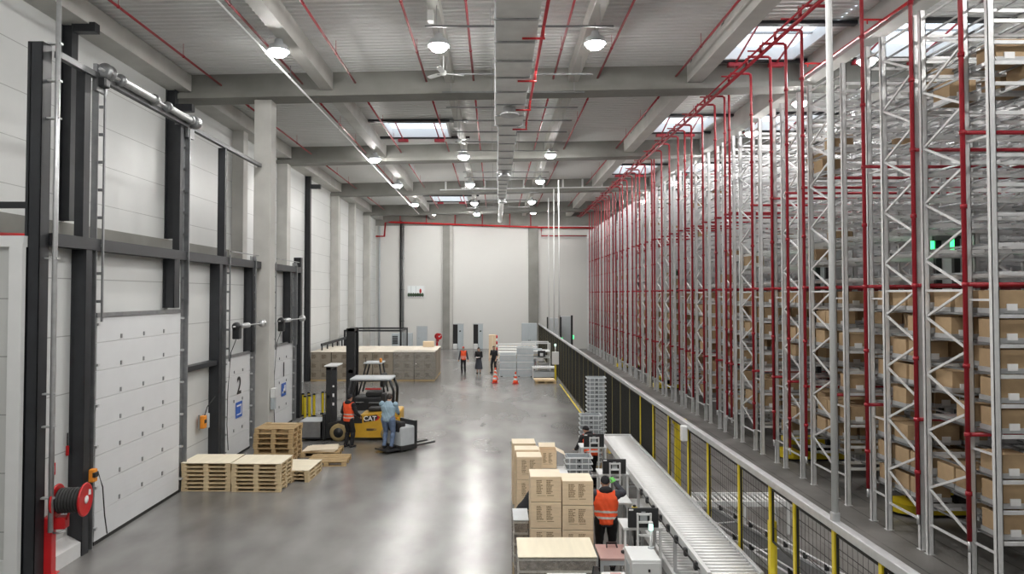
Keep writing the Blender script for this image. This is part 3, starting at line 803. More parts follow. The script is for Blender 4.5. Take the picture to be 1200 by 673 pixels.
# red sprinkler main and its drops down the rack ends
t = thing('sprinkler_main', 'thick red sprinkler main running the length of the racks under the roof', 'sprinkler pipe', (7.88, 0, 12.3))
MB().cyl((0, 3, 0), (0, 64.5, 0), 0.055, 12).build('pipe', M_RED, t)
MB().cyl((-0.22, 3, 0.02), (-0.22, 64.5, 0.02), 0.03, 10).build('thin_pipe', M_RED, t)
for y in [6 + 2.4 * i for i in range(25)]:
    MB().cyl((-0.45, y, 0.05), (0, y, 0.05), 0.025, 8).cyl((0, y, 0), (0, y, 0.4 if min(abs(y - b) for b in BEAMS) > 0.7 else 0.1), 0.01, 6).build('arm', M_RED, t)
DY = [12.74, 14.27]
for k in range(10):
    y = 17.37 + 5.49 * k
    DY += [y - 1.2, y + 0.36, y + 1.98, y + 3.05, y + 4.2]
DY = [y for y in DY if y < 64]
for b in BEAMS:
    DY = [(b - 0.72 if y < b else b + 0.72) if abs(y - b) < 0.7 and y > 13.5 else y for y in DY]
def drop():
    t = thing('sprinkler_drop', 'drop', 'sprinkler pipe')
    zt = 12.42
    MB().tube([(-0.81, 0, -0.06 + 12.36), (-0.81, 0, zt + 0.1), (-0.76, 0, zt + 0.16), (-0.14, 0, zt + 0.16), (-0.08, 0, zt + 0.12), (-0.07, 0, zt), (-0.07, 0, 0.75)], 0.042, 10).build('riser', M_RED, t)
    MB().cyl((-0.07, 0, 0.55), (-0.07, 0, 0.75), 0.03, 10).build('drain_cap', M_GALVL, t)
    for z in (2.66, 5.38, 8.16):
        MB().cyl((-0.07, 0, z), (10.5, 0, z), 0.038, 8).build('branch', M_RED, t)
    for z in (1.6, 2.66, 3.9, 5.38, 6.8, 8.16, 9.6, 11.2):
        MB().cyl((-0.07, 0, z - 0.04), (-0.07, 0, z + 0.04), 0.058, 10).build('coupling', M_RED, t)
    return t
DY = sorted(DY); DY = [y for i, y in enumerate(DY) if i == 0 or y - DY[i - 1] > 0.3]
d0 = drop()
for i, y in enumerate(sorted(DY)):
    o = d0 if i == 0 else dup(d0)
    place(o, (RX - 0.07, y, 0), 0, 'red sprinkler drop pipe down the rack ends, %s counted from the camera' % nth(i + 1), 'sprinkler drops at the rack ends')
t = thing('sprinkler_pipe', 'red sprinkler pipe with short arms along the roof beam above the racks', 'sprinkler pipe', (10.55, 0, 12.65))
MB().cyl((0, 13.3, 0), (0, 24.0, 0), 0.045, 10).build('pipe', M_REDL, t)
for y in (13.6, 15.5, 18.8, 22.4): MB().cyl((-0.55, y, 0), (0.1, y, 0), 0.03, 8).cyl((-0.45, y, 0), (-0.45, y, -0.12), 0.02, 8).build('arm', M_REDL, t)

# shuttle robots standing in the aisles
def robot():
    t = thing('warehouse_robot', 'robot', 'robot')
    m = MB(); pts = []
    for i in range(13): a = PI / 2 + PI * i / 12; pts.append((-0.55 + 0.42 * math.cos(a), 0.43 * math.sin(a)))
    pts += [(0.95, -0.43), (0.95, 0.43)]
    m.prism(pts, 0.07, 0.28, 'Z'); m.build('base', M_YEL, t)
    m = MB(); m.prism([(x * 0.96, y * 0.96) for x, y in pts], 0.03, 0.07, 'Z'); m.build('bumper', M_RUB, t)
    for x in (-0.55, 0.65):
        for y in (-0.3, 0.3): MB().cyl((x, y - 0.04, 0.05), (x, y + 0.04, 0.05), 0.045, 12).build('wheel', M_RUB, t)
    MB().b2((-0.75, -0.36, 0.5), (0.35, 0.36, 0.66), bevel=0.03).build('lift_deck', M_YEL, t)
    MB().b2((-0.4, -0.3, 0.28), (0.7, 0.3, 0.5)).build('drive_box', M_DARK, t)
    for y in (-0.34, 0.34): MB().b2((0.42, y - 0.05, 0.3), (0.56, y + 0.05, 6.6)).build('mast', M_DARK, t)
    MB().b2((0.56, -0.36, 5.3), (0.95, 0.36, 6.6), bevel=0.02).build('mast_box', M_GREY, t)
    MB().b2((0.40, -0.4, 6.5), (0.58, 0.4, 6.62)).build('crosshead', M_DARK, t)
    for y in (-0.37, 0.37):
        MB().b2((0.36, y - 0.03, 6.1), (0.42, y + 0.03, 6.5)).build('status_light', M_GREENLED, t)
    return t
r0 = robot()
for i, (x, y) in enumerate(((10.35, 16.78), (9.95, 22.3), (9.7, 38.75), (9.6, 49.75))):
    o = r0 if i == 0 else dup(r0)
    place(o, (x, y, 0.006), 0, 'yellow-based warehouse robot in the rack aisle, %s from the camera' % nth(i + 1), 'robots in the rack aisles')

# ------------------------------------------------------------------ safety fence
FXX, FH = 3.88, 2.52
posts = [5.6, 7.07, 8.05, 9.1, 9.9, 11.16, 12.78, 14.08, 15.67]
while posts[-1] < 62: posts.append(posts[-1] + 1.5)
fence = thing('safety_fence', 'long black mesh safety fence with yellow posts and pale top rail before the racks', 'fence', (FXX, 0, 0))
MB().b2((-0.055, 4.5, FH), (0.055, posts[-1] + 0.1, FH + 0.1), bevel=0.01).build('top_rail', M_GALVL, fence)
MB().cyl((0.09, 4.5, FH - 0.02), (0.09, posts[-1], FH - 0.02), 0.022, 8).build('rail_cable', M_RUB, fence)
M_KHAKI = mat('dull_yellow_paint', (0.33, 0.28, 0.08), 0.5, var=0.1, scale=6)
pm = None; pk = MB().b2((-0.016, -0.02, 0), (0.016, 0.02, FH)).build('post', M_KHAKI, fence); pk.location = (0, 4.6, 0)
for i, y in enumerate(posts):
    if pm is None:
        m = MB(); m.b2((-0.03, -0.03, 0), (0.03, 0.03, FH)); m.box((0, 0, 0.008), (0.16, 0.1, 0.016)); pm = m.build('post', M_YEL, fence); pm.location = (0, y, 0)
    else:
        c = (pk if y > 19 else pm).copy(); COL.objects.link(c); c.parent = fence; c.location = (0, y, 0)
M_MESH = mat('black_mesh_wire', (0.018, 0.018, 0.015), 0.6)
panels = {}
for a, b in zip(posts, posts[1:]):
    L = round(b - a, 2)
    if a == 9.1: z0 = 1.75
    else: z0 = 0.12
    far = a > 16.5; key = (L, z0, far)
    if key not in panels:
        m = MB(); n = int((L - 0.12) / (0.035 if far else 0.1)); hw = 0.004 if far else 0.0015
        for q in range(n + 1):
            y = 0.06 + (L - 0.12) * q / n
            m.b2((-hw, y - hw, z0), (hw, y + hw, FH - 0.06))
        z = z0
        while z < FH - 0.05:
            m.b2((0.002, 0.05, z - 0.0035), (0.008, L - 0.05, z + 0.0035)); z += 0.2
        for y in (0.05, L - 0.05): m.b2((-0.012, y - 0.012, z0), (0.012, y + 0.012, FH - 0.04))
        for z in (z0, FH - 0.05): m.b2((-0.012, 0.05, z - 0.012), (0.012, L - 0.05, z + 0.012))
        o = m.build('mesh_panel', M_MESH, fence); panels[key] = o
    else:
        o = panels[key].copy(); COL.objects.link(o); o.parent = fence
    o.location = (0, a, 0)
tag(MB().box((FXX - 0.1, 14.08, 2.42), (0.12, 0.14, 0.3), bevel=0.015).build('switch_box', M_WHITE), 'white switch box on a fence post beside the roller conveyor', 'switch box')
t = thing('light_curtain', 'thick yellow light curtain post standing by the fence', 'post', (4.02, 15.5, 0))
MB().b2((-0.06, -0.06, 0), (0.06, 0.06, 2.35), bevel=0.01).build('post', M_YEL, t); MB().box((0, 0, 0.01), (0.22, 0.22, 0.02)).build('foot', M_YEL, t); MB().box((0.05, 0, 2.4), (0.3, 0.12, 0.1), bevel=0.01).build('cap', M_YEL, t)
t = thing('light_curtain', 'thick yellow post at the conveyor outlet through the fence', 'post', (3.92, 9.98, 0))
MB().b2((-0.05, -0.05, 0), (0.05, 0.05, 2.0), bevel=0.01).build('post', M_YEL, t); MB().box((0, 0, 0.01), (0.22, 0.22, 0.02)).build('foot', M_YEL, t)
t = tag(MB().b2((3.72, 23, 0.0), (3.8, 40.6, 0.004)).build('floor_stripe', M_YEL), 'yellow painted stripe on the floor along the fence', 'floor stripe')

# ------------------------------------------------------------------ roller conveyors
M_ROLL = mat('steel_roller', (0.84, 0.84, 0.84), 0.4, 0.12, var=0.05, scale=10)
def conveyor(name, label, x0, x1, y0, y1, z, pitch, legs=True, group=None):
    t = thing(name, label, 'conveyor', ((x0 + x1) / 2, y0, 0))
    wd, L = x1 - x0, y1 - y0
    for s in (-1, 1):
        m = MB(); x = s * wd / 2
        m.b2((x - 0.03, 0, z - 0.13), (x + 0.03, L, z + 0.035), bevel=0.006); m.build('side_rail', M_WHITE if s < 0 else M_GALVL, t)
    rl = MB().cyl((-wd / 2 + 0.03, 0, 0), (wd / 2 - 0.03, 0, 0), 0.029, 12).build('roller', M_ROLL, t)
    n = int(L / pitch); rl.location = (0, pitch / 2, z - 0.015)
    for i in range(1, min(n, 99)):
        c = rl.copy(); COL.objects.link(c); c.parent = t; c.location = (0, pitch / 2 + pitch * i, z - 0.015)
    if legs:
        y = 0.4
        while y < L:
            for s in (-1, 1):
                m = MB(); m.b2((s * (wd / 2) - 0.025, y - 0.03, 0), (s * (wd / 2) + 0.025, y + 0.03, z - 0.13)); m.box((s * wd / 2, y, 0.008), (0.12, 0.1, 0.016)); m.build('leg', M_GALVL, t)
            MB().b2((-wd / 2, y - 0.02, 0.3), (wd / 2, y + 0.02, 0.34)).build('cross_bar', M_GALVL, t)
            y += 1.5
    return t
cv = conveyor('roller_conveyor', 'long steel roller conveyor with white side rail beside the fence', 3.02, 3.76, 9.95, 19.6, 1.25, 0.125)
MB().b2((-0.40, 9.62, 1.05), (0.40, 9.68, 1.3)).build('end_plate', M_WHITE, cv)
for y in [0.5 + 0.55 * i for i in range(8)]:
    MB().box((-0.425, y, 1.19), (0.05, 0.09, 0.12), bevel=0.01).build('roller_drive', M_DARK, cv)
MB().tube([(-0.43, 0.3, 1.22), (-0.45, 2, 1.18), (-0.43, 4.5, 1.22)], 0.012, 6).build('cable', M_RUB, cv)
for y in [0.6 + 0.9 * i for i in range(10)]:
    MB().box((0.39, y, 1.22), (0.03, 0.12, 0.05)).build('rail_clip', M_DARK, cv)
conveyor('roller_conveyor', 'lower tier of steel rollers under the long conveyor', 2.98, 3.72, 9.4, 16.2, 0.52, 0.13)
t = thing('transfer_conveyor', 'white transfer conveyor crossing through the fence at the end of the rollers', 'conveyor', (4.2, 9.5, 0))
MB().b2((-1.2, -0.36, 1.12), (1.3, -0.30, 1.27), bevel=0.008).b2((-1.2, 0.30, 1.12), (1.3, 0.36, 1.27), bevel=0.008).build('side_rail', M_WHITE, t)
MB().b2((-1.2, -0.3, 1.17), (1.3, 0.3, 1.235)).build('belt', M_GREYB, t)
for x in (-1.0, 1.1):
    for y in (-0.33, 0.33): MB().b2((x - 0.03, y - 0.03, 0), (x + 0.03, y + 0.03, 1.12)).build('leg', M_GALVL, t)

def belt_line(label, x, y0, y1, z, wd, rz=0.0):
    t = thing('belt_conveyor', label, 'conveyor', (x, y0, 0), rz); L = y1 - y0
    for s in (-1, 1):
        MB().b2((s * wd / 2 - 0.03, 0, z - 0.1), (s * wd / 2 + 0.03, L, z + 0.05), bevel=0.008).build('side_rail', M_GALVL, t)
        m = MB(); m.tube([(s * (wd / 2 + 0.0), 0.1, z + 0.14), (s * wd / 2, L - 0.1, z + 0.14)], 0.02, 8)
        m.build('guide_rail', M_GALVL, t)
        y = 0.25
        while y < L:
            MB().box((s * (wd / 2), y, z + 0.09), (0.05, 0.06, 0.12)).build('guide_clip', M_DARK, t); y += 0.55
        for y in (0.3, L * 0.5, L - 0.3): MB().b2((s * wd / 2 - 0.03, y - 0.03, 0), (s * wd / 2 + 0.03, y + 0.03, z - 0.1)).build('leg', M_GALVL, t)
    MB().b2((-wd / 2 + 0.03, 0.02, z - 0.05), (wd / 2 - 0.03, L - 0.02, z)).build('belt', M_BELT, t)
    y = 1.0
    while y < L: MB().b2((-wd / 2 + 0.03, y, z), (wd / 2 - 0.03, y + 0.05, z + 0.012)).build('joint_bar', M_GALVL, t); y += 1.5
    return t
belt_line('dark belt conveyor with pale side rails behind the fence', 5.42, 10.25, 15.2, 0.6, 0.68, 0.215)
t = thing('roller_conveyor', 'white roller frame standing across the far end of the belt behind the fence', 'conveyor', (5.3, 15.6, 0))
for y in (-0.32, 0.32): MB().b2((-0.95, y - 0.03, 0.6), (1.15, y + 0.03, 0.72), bevel=0.006).build('side_rail', M_WHITE, t)
for i in range(18): MB().cyl((-0.9 + 0.115 * i, -0.3, 0.67), (-0.9 + 0.115 * i, 0.3, 0.67), 0.028, 10).build('roller', M_ROLL, t)
for x in (-0.85, 0.1, 1.05):
    for y in (-0.32, 0.32): MB().b2((x - 0.03, y - 0.03, 0), (x + 0.03, y + 0.03, 0.6)).build('leg', M_WHITE, t)

# ------------------------------------------------------------------ people
def ik(a, c, l1, l2, pole):
    a, c, pole = Vector(a), Vector(c), Vector(pole)
    d = c - a; L = min(d.length, (l1 + l2) * 0.999); u = d.normalized()
    x = (l1 * l1 - l2 * l2 + L * L) / (2 * L); h = math.sqrt(max(0, l1 * l1 - x * x))
    p = pole - u * pole.dot(u)
    p = p.normalized() if p.length > 1e-6 else Vector((0, -1, 0))
    return a + u * x + p * h, a + u * L
def ball(bm, c, r, R=None, seg=14):
    r = r if isinstance(r, (tuple, list)) else (r, r, r)
    M = Matrix.Translation(Vector(c)) @ ((R.to_4x4() if R is not None else Matrix.Identity(4)) @ Matrix.Diagonal((*r, 1)))
    bmesh.ops.create_uvsphere(bm, u_segments=seg, v_segments=max(6, seg // 2 + 2), radius=1, matrix=M)
def capsule(bm, a, b, ra, rb, seg=14):
    a, b = Vector(a), Vector(b); d = b - a
    if d.length < 1e-5: return ball(bm, a, ra)
    q = d.to_track_quat('Z', 'Y').to_matrix()
    M = Matrix.Translation((a + b) / 2) @ q.to_4x4()
    bmesh.ops.create_cone(bm, cap_ends=True, segments=seg, radius1=ra, radius2=rb, depth=d.length, matrix=M)
    ball(bm, a, ra, None, seg); ball(bm, b, rb, None, seg)
def person(label, loc, rz, h=1.75, lean=0.0, hands=None, feet=None, head=(0.0, 0.0), curl=0.5, outfit=(), voxel=0.0085, wide=1.0, group=None, hip_y=0.0, hip_z=0.925):
    """a figure facing local +y; its right side is +x"""
    root = thing('person', label, 'person', loc, rz, group)
    k = h / 1.75
    P = Vector((0, hip_y - math.sin(lean) * 0.16, hip_z - (1 - math.cos(lean)) * 0.05))
    T = Vector((0, math.sin(lean), math.cos(lean))); F = Vector((0, math.cos(lean), -math.sin(lean)))
    sh = P + T * 0.49; nk = P + T * 0.555
    hp = lean * 0.7 + head[0]
    Rh = Matrix.Rotation(head[1], 3, 'Z') @ Matrix.Rotation(-hp, 3, 'X')
    hc = nk + Rh @ Vector((0, 0.025, 0.135))
    bm = bmesh.new()
    bones = []        # name, a, b, r
    def seg(n, a, b, ra, rb):
        capsule(bm, a, b, ra, rb); bones.append((n, Vector(a), Vector(b), (ra + rb) / 2))
    # torso loft
    secs = [(-0.09, 0.10, 0.085), (-0.04, 0.158 * wide, 0.112), (0.03, 0.168 * wide, 0.118), (0.12, 0.152 * wide, 0.108), (0.2, 0.15 * wide, 0.106), (0.3, 0.168 * wide, 0.118), (0.39, 0.178 * wide, 0.118), (0.46, 0.165, 0.098), (0.51, 0.11, 0.078), (0.56, 0.06, 0.06)]
    rings = []
    for t, rx, ry in secs:
        c = P + T * t
        rings.append([bm.verts.new(c + Vector((math.cos(2 * PI * i / 20) * rx, 0, 0)) + F * (math.sin(2 * PI * i / 20) * ry)) for i in range(20)])
    for A, B in zip(rings, rings[1:]):
        for i in range(20): bm.faces.new((A[i], A[(i + 1) % 20], B[(i + 1) % 20], B[i]))
    bm.faces.new(rings[0][::-1]); bm.faces.new(rings[-1])
    bones.append(('torso', P + T * 0.0, P + T * 0.44, 0.14))
    seg('neck', nk - T * 0.03, nk + Rh @ Vector((0, 0.01, 0.07)), 0.056, 0.054)
    # head with jaw, nose, brow and ears
    ball(bm, hc + Rh @ Vector((0, -0.005, 0.02)), (0.077, 0.094, 0.1), Rh, 20)
    ball(bm, hc + Rh @ Vector((0, 0.03, -0.055)), (0.056, 0.062, 0.062), Rh, 16)
    capsule(bm, hc + Rh @ Vector((0, 0.088, 0.01)), hc + Rh @ Vector((0, 0.104, -0.03)), 0.010, 0.016, 10)
    capsule(bm, hc + Rh @ Vector((-0.032, 0.077, 0.028)), hc + Rh @ Vector((0.032, 0.077, 0.028)), 0.014, 0.014, 10)
    for s in (-1, 1): ball(bm, hc + Rh @ Vector((s * 0.08, -0.005, -0.005)), (0.012, 0.022, 0.034), Rh, 10)
    bones.append(('head', hc + Rh @ Vector((0, 0, -0.06)), hc + Rh @ Vector((0, 0, 0.05)), 0.085))
    hands = hands or ((-0.27, 0.05, 0.80), (0.27, 0.05, 0.80))
    feet = feet or ((-0.11, 0.0), (0.11, 0.0))
    wr = []
    for s, tgt, sd in ((-1, hands[0], 'l'), (1, hands[1], 'r')):
        S0 = sh + Vector((s * 0.178 * wide, 0, 0)) - T * 0.015
        e, wv = ik(S0, tgt, 0.285, 0.255, Vector((s * 0.55, -0.6, -0.6)))
        ball(bm, S0, 0.066)
        seg('arm_' + sd, S0, e, 0.054, 0.043); seg('fore_' + sd, e, wv, 0.043, 0.029)
        # hand: palm, four fingers of unequal length, thumb off the side
        u = (wv - e).normalized()
        side = Vector((1, 0, 0)) * s
        nrm = u.cross(side); nrm = nrm.normalized() if nrm.length > 0.1 else Vector((0, 1, 0))
        lat = nrm.cross(u).normalized()                 # across the palm
        pc = wv + u * 0.05
        Rp = Matrix((lat, nrm, u)).transposed()
        ball(bm, pc, (0.041, 0.017, 0.054), Rp, 12)
        bones.append(('hand_' + sd, wv + u * 0.015, pc + u * 0.13, 0.03))
        fr = -s
        for f, (off, ln) in enumerate(((0.030, 0.068), (0.0105, 0.078), (-0.0095, 0.072), (-0.028, 0.056))):
            b0 = pc + lat * (off * fr) + u * 0.042
            c1 = (u + nrm * curl * 0.55).normalized(); c2 = (u + nrm * curl * 1.7).normalized()
            b1 = b0 + c1 * ln * 0.52; b2 = b1 + c2 * ln * 0.48
            capsule(bm, b0, b1, 0.0098, 0.009, 8); capsule(bm, b1, b2, 0.009, 0.0078, 8)
        b0 = pc + lat * (0.034 * fr) - u * 0.02
        b1 = b0 + (lat * fr * 0.8 + u * 0.7 + nrm * 0.3).normalized() * 0.042
        b2 = b1 + (lat * fr * 0.25 + u * 0.9 + nrm * 0.4).normalized() * 0.032
        capsule(bm, b0, b1, 0.0125, 0.0105, 8); capsule(bm, b1, b2, 0.0105, 0.009, 8)
    for s, ft, sd in ((-1, feet[0], 'l'), (1, feet[1], 'r')):
        H0 = P + Vector((s * 0.088 * wide, 0, -0.01))
        fz = ft[2] if len(ft) > 2 else 0.0
        kn, an = ik(H0, (ft[0], ft[1] - 0.03, 0.085 + fz), 0.43, 0.425, Vector((s * 0.08, 1, 0)))
        seg('thigh_' + sd, H0, kn, 0.084 * wide, 0.058); seg('shin_' + sd, kn, an, 0.056, 0.038)
        ball(bm, kn.lerp(an, 0.28) + Vector((0, -0.018, 0)), (0.052, 0.056, 0.11), None, 12)
        yaw = s * 0.16
        dx, dy = math.sin(yaw), math.cos(yaw)
        heel = Vector((an.x - dx * 0.035, an.y - dy * 0.035, 0.036 + fz)); toe = Vector((an.x + dx * 0.155, an.y + dy * 0.155, 0.028 + fz))
        seg('foot_' + sd, heel, toe, 0.036, 0.027)
        capsule(bm, an, heel.lerp(toe, 0.45) + Vector((0, 0, 0.02)), 0.036, 0.034)
    me = bpy.data.meshes.new('body'); bm.to_mesh(me); bm.free()
    o = bpy.data.objects.new('body', me); COL.objects.link(o)
    r = o.modifiers.new('r', 'REMESH'); r.mode = 'VOXEL'; r.voxel_size = voxel; r.use_smooth_shade = True
    s2 = o.modifiers.new('s', 'SMOOTH'); s2.factor = 0.5; s2.iterations = 3
    dg = bpy.context.evaluated_depsgraph_get()
    me2 = bpy.data.meshes.new_from_object(o.evaluated_get(dg))
    o.modifiers.clear(); o.data = me2; bpy.data.meshes.remove(me)
    me2.materials.clear(); me2.materials.append(M_SKIN)
    o.name = 'body'; o.parent = root; o.scale = (k, k, k)
    nv = len(me2.vertices)
    V = np.empty(nv * 3); me2.vertices.foreach_get('co', V); V = V.reshape(-1, 3)
    N = np.empty(nv * 3); me2.vertex_normals.foreach_get('vector', N); N = N.reshape(-1, 3)
    D = []
    for n, a, b, rr in bones:
        a, b = np.array(a), np.array(b); ab = b - a
        t = np.clip(((V - a) @ ab) / max(1e-9, ab @ ab), 0, 1)
        D.append(np.linalg.norm(V - a - t[:, None] * ab, axis=1) - rr)
    who = np.array([b[0] for b in bones])[np.argmin(np.array(D), axis=0)]
    tt = (V - np.array(P)) @ np.array(T)
    hl = (V - np.array(hc)) @ np.array(Rh)            # head-local coordinates
    polys = [tuple(p.vertices) for p in me2.polygons]
    def wear(name, mask, off, m, lab=None, edge=0.35):
        keep = [p for p in polys if all(mask[i] for i in p)]
        if not keep: return None
        cnt = {}
        for p in keep:
            for i in range(len(p)):
                e = (p[i], p[(i + 1) % len(p)]); e = (min(e), max(e)); cnt[e] = cnt.get(e, 0) + 1
        bd = {v for e, c in cnt.items() if c == 1 for v in e}
        ids = sorted({i for p in keep for i in p}); mp = {v: i for i, v in enumerate(ids)}
        of = off if isinstance(off, np.ndarray) else np.full(nv, off)
        pts = [V[i] + N[i] * of[i] * (edge if i in bd else 1.0) for i in ids]
        g = bpy.data.meshes.new(name); g.from_pydata([tuple(p) for p in pts], [], [tuple(mp[i] for i in p) for p in keep])
        g.polygons.foreach_set('use_smooth', [True] * len(g.polygons)); g.materials.append(m); g.update()
        c = bpy.data.objects.new(name, g); COL.objects.link(c); c.parent = root; c.scale = (k, k, k)
        if lab: c['label'] = lab
        return c
    isin = lambda *ns: np.isin(who, ns)
    arms = isin('arm_l', 'arm_r', 'fore_l', 'fore_r')
    legs = isin('thigh_l', 'thigh_r', 'shin_l', 'shin_r')
    tor = isin('torso') | (isin('neck') & (tt < 0.55))
    tor_body = isin('torso')
    wob = 0.003 * np.sin(V[:, 2] * 33 + V[:, 0] * 47 + 2 * np.sin(V[:, 0] * 19)) + 0.003 * np.sin(V[:, 1] * 52 + V[:, 2] * 17 + V[:, 0] * 27)
    for it in outfit:
        n = it[0]
        if n == 'jacket': wear('jacket', (tor & (tt > -0.1)) | arms, 0.020 + wob * arms, it[1])
        elif n == 'shirt': wear('shirt', (tor & (tt > -0.07)) | arms, 0.022 + wob, it[1])
        elif n == 'tshirt': wear('shirt', (tor & (tt > -0.07)) | isin('arm_l', 'arm_r'), 0.014 + wob * 0.5, it[1])
        elif n == 'trousers': wear('trousers', legs | (isin('torso') & (tt < 0.05)) , 0.016 + wob * legs + 0.008 * isin('shin_l', 'shin_r'), it[1])
        elif n == 'shoes':
            for sd in ('l', 'r'): wear('shoe', isin('foot_' + sd), 0.012, it[1], None, 1.0)
        elif n == 'gloves':
            for sd in ('l', 'r'): wear('glove', isin('hand_' + sd), 0.005, it[1])
        elif n == 'vest':
            mk = ((tor & (tt < 0.53)) | (isin('arm_l', 'arm_r') & (np.abs(V[:, 0]) < 0.19) & (tt > 0.38))) & (tt > -0.06)
            wear('safety_vest', mk, 0.034 + wob, it[1], 'orange safety vest')
            for t0 in (0.03, 0.14):
                wear('reflective_band', tor_body & (tt > t0) & (tt < t0 + 0.045), 0.0385 + wob, M_REFL, 'grey reflective band', 1.0)
        elif n == 'beanie': wear('beanie', isin('head', 'neck') & (hl[:, 2] > 0.03 - 0.95 * np.maximum(0, -hl[:, 1])), 0.014, it[1])
        elif n == 'hair': wear('hair', isin('head', 'neck') & ((hl[:, 2] > 0.055) | ((hl[:, 1] < -0.01) & (hl[:, 2] > -0.07))), 0.012, it[1])
        elif n == 'longhair': wear('hair', (isin('head', 'neck') & ((hl[:, 2] > 0.055) | (hl[:, 1] < 0.01))) , 0.02, it[1])
        elif n == 'cap':
            wear('cap', isin('head') & (hl[:, 2] > 0.045), 0.014, it[1])
            m = MB(); m.lathe([(0.02, -0.004), (0.075, -0.004), (0.07, 0.006), (0.02, 0.008)], hc + Rh @ Vector((0, 0.08, 0.05)), 16); b = m.build('cap_peak', it[1], root); b.scale = (k, k, k)
        elif n == 'hood':
            m = MB(); c = nk - T * 0.005 - F * 0.06
            bmx = m.bm
            ball(bmx, c, (0.125, 0.08, 0.075), None, 16); b = m.build('hood', it[1], root); b.scale = (k, k, k)
            for q in b.data.polygons: q.use_smooth = True
        elif n == 'skirt':
            m = MB(); n2 = 36; rings = []
            for i, (z, r0) in enumerate(((0.98, 0.16), (0.9, 0.185), (0.75, 0.21), (0.55, 0.235), (0.33, 0.26), (0.3, 0.255))):
                rings.append([m.bm.verts.new((math.cos(2 * PI * j / n2) * r0 * (1 + 0.05 * i / 5 * math.sin(7 * 2 * PI * j / n2)), hip_y + math.sin(2 * PI * j / n2) * r0 * 0.82 * (1 + 0.05 * i / 5 * math.sin(7 * 2 * PI * j / n2)), z)) for j in range(n2)])
            for A, B in zip(rings, rings[1:]):
                for j in range(n2): m.bm.faces.new((A[j], A[(j + 1) % n2], B[(j + 1) % n2], B[j])).smooth = True
            m.bm.faces.new(rings[0]); b = m.build('skirt', it[1], root); b.scale = (k, k, k)
    for s in (-1, 1):
        m = MB(); ball(m.bm, hc + Rh @ Vector((s * 0.031, 0.083, 0.012)), 0.0095, None, 10); e = m.build('eye', M_INK, root); e.scale = (k, k, k)
    m = MB(); capsule(m.bm, hc + Rh @ Vector((-0.02, 0.083, -0.062)), hc + Rh @ Vector((0.02, 0.083, -0.062)), 0.006, 0.006, 8); e = m.build('mouth', mat('lips', (0.32, 0.12, 0.1), 0.5), root); e.scale = (k, k, k)
    return root

# ------------------------------------------------------------------ pallets
def pallet(kind, lx, ly, hz, m):
    t = thing(kind, 'pallet', 'pallet')
    q = MB(); th = 0.018
    for i in range(6): q.b2((-lx / 2, -ly / 2 + i * (ly - 0.1) / 5, hz - th), (lx / 2, -ly / 2 + i * (ly - 0.1) / 5 + 0.1, hz))
    for x in (-lx / 2 + 0.05, 0, lx / 2 - 0.05): q.b2((x - 0.05, -ly / 2, hz - th * 2), (x + 0.05, ly / 2, hz - th))
    q.build('top_deck', m, t)
    b0 = None
    for x in (-lx / 2 + 0.07, 0, lx / 2 - 0.07):
        for y in (-ly / 2 + 0.06, 0, ly / 2 - 0.06):
            if b0 is None:
                b0 = MB().b2((-0.07, -0.06, th), (0.07, 0.06, hz - th * 2)).build('block', m, t); b0.location = (x, y, 0)
            else:
                c = b0.copy(); COL.objects.link(c); c.parent = t; c.location = (x, y, 0)
    for y in (-ly / 2 + 0.06, 0, ly / 2 - 0.06):
        MB().b2((-lx / 2, y - 0.06, 0), (lx / 2, y + 0.06, th)).build('bottom_board', m, t)
    return t
def stack(proto, used, n, x, y, rz, lab, jitter=0.012, z0=0.0, hz=0.105, grp=None):
    for i in range(n):
        o = proto if not used else dup(proto); used = True
        place(o, (x + rng.uniform(-jitter, jitter), y + rng.uniform(-jitter, jitter), z0 + hz * i), rz + rng.uniform(-0.01, 0.01), '%s, %s from the floor' % (lab, nth(i + 1)), grp)
    return z0 + hz * n
pp = pallet('wooden_pallet', 1.30, 1.0, 0.105, M_WOOD)
zt = stack(pp, False, 7, -7.63, 19.1, 0.0, 'pale wooden pallet in the stack against the first dock door', grp='pale pallet stacks')
t = tag(MB().box((0, 0, 0.006), (1.32, 1.03, 0.012)).build('plywood_sheet', M_WOODP), 'pale plywood sheet on the pallet stack against the first dock door', 'plywood sheet'); t.location = (-7.63, 19.1, zt)
zt = stack(pp, True, 7, -6.27, 19.03, -0.03, 'pale wooden pallet in the stack facing the open floor', grp='pale pallet stacks')
t = tag(MB().box((0, 0, 0.006), (1.32, 1.03, 0.012)).build('plywood_sheet', M_WOODP), 'pale plywood sheet on the pallet stack facing the open floor', 'plywood sheet'); t.location = (-6.27, 19.03, zt); t.rotation_euler.z = -0.03
zt = stack(pp, True, 3, -5.62, 20.15, 1.53, 'pale pallet in the low stack tucked behind the pale stacks', grp='low pallet stack')
t = tag(MB().box((0, 0, 0.006), (1.3, 1.0, 0.012)).build('plywood_sheet', M_WOODP), 'pale plywood sheet on the low pallet stack', 'plywood sheet'); t.location = (-5.62, 20.15, zt); t.rotation_euler.z = 1.53
po = pallet('wooden_pallet', 1.2, 1.0, 0.155, M_WOODO)
zt = stack(po, False, 7, -6.78, 22.05, -0.02, 'weathered brown pallet in the tall stack before dock two', 0.02, hz=0.155, grp='tall brown pallet stack')
stack(po, True, 1, -5.12, 21.75, 0.03, 'single weathered pallet lying flat on the open floor', grp='pallets lying on the floor')
stack(po, True, 1, -5.6, 22.95, 0.05, 'weathered pallet under folded cardboard beside the forklift', grp='pallets lying on the floor')
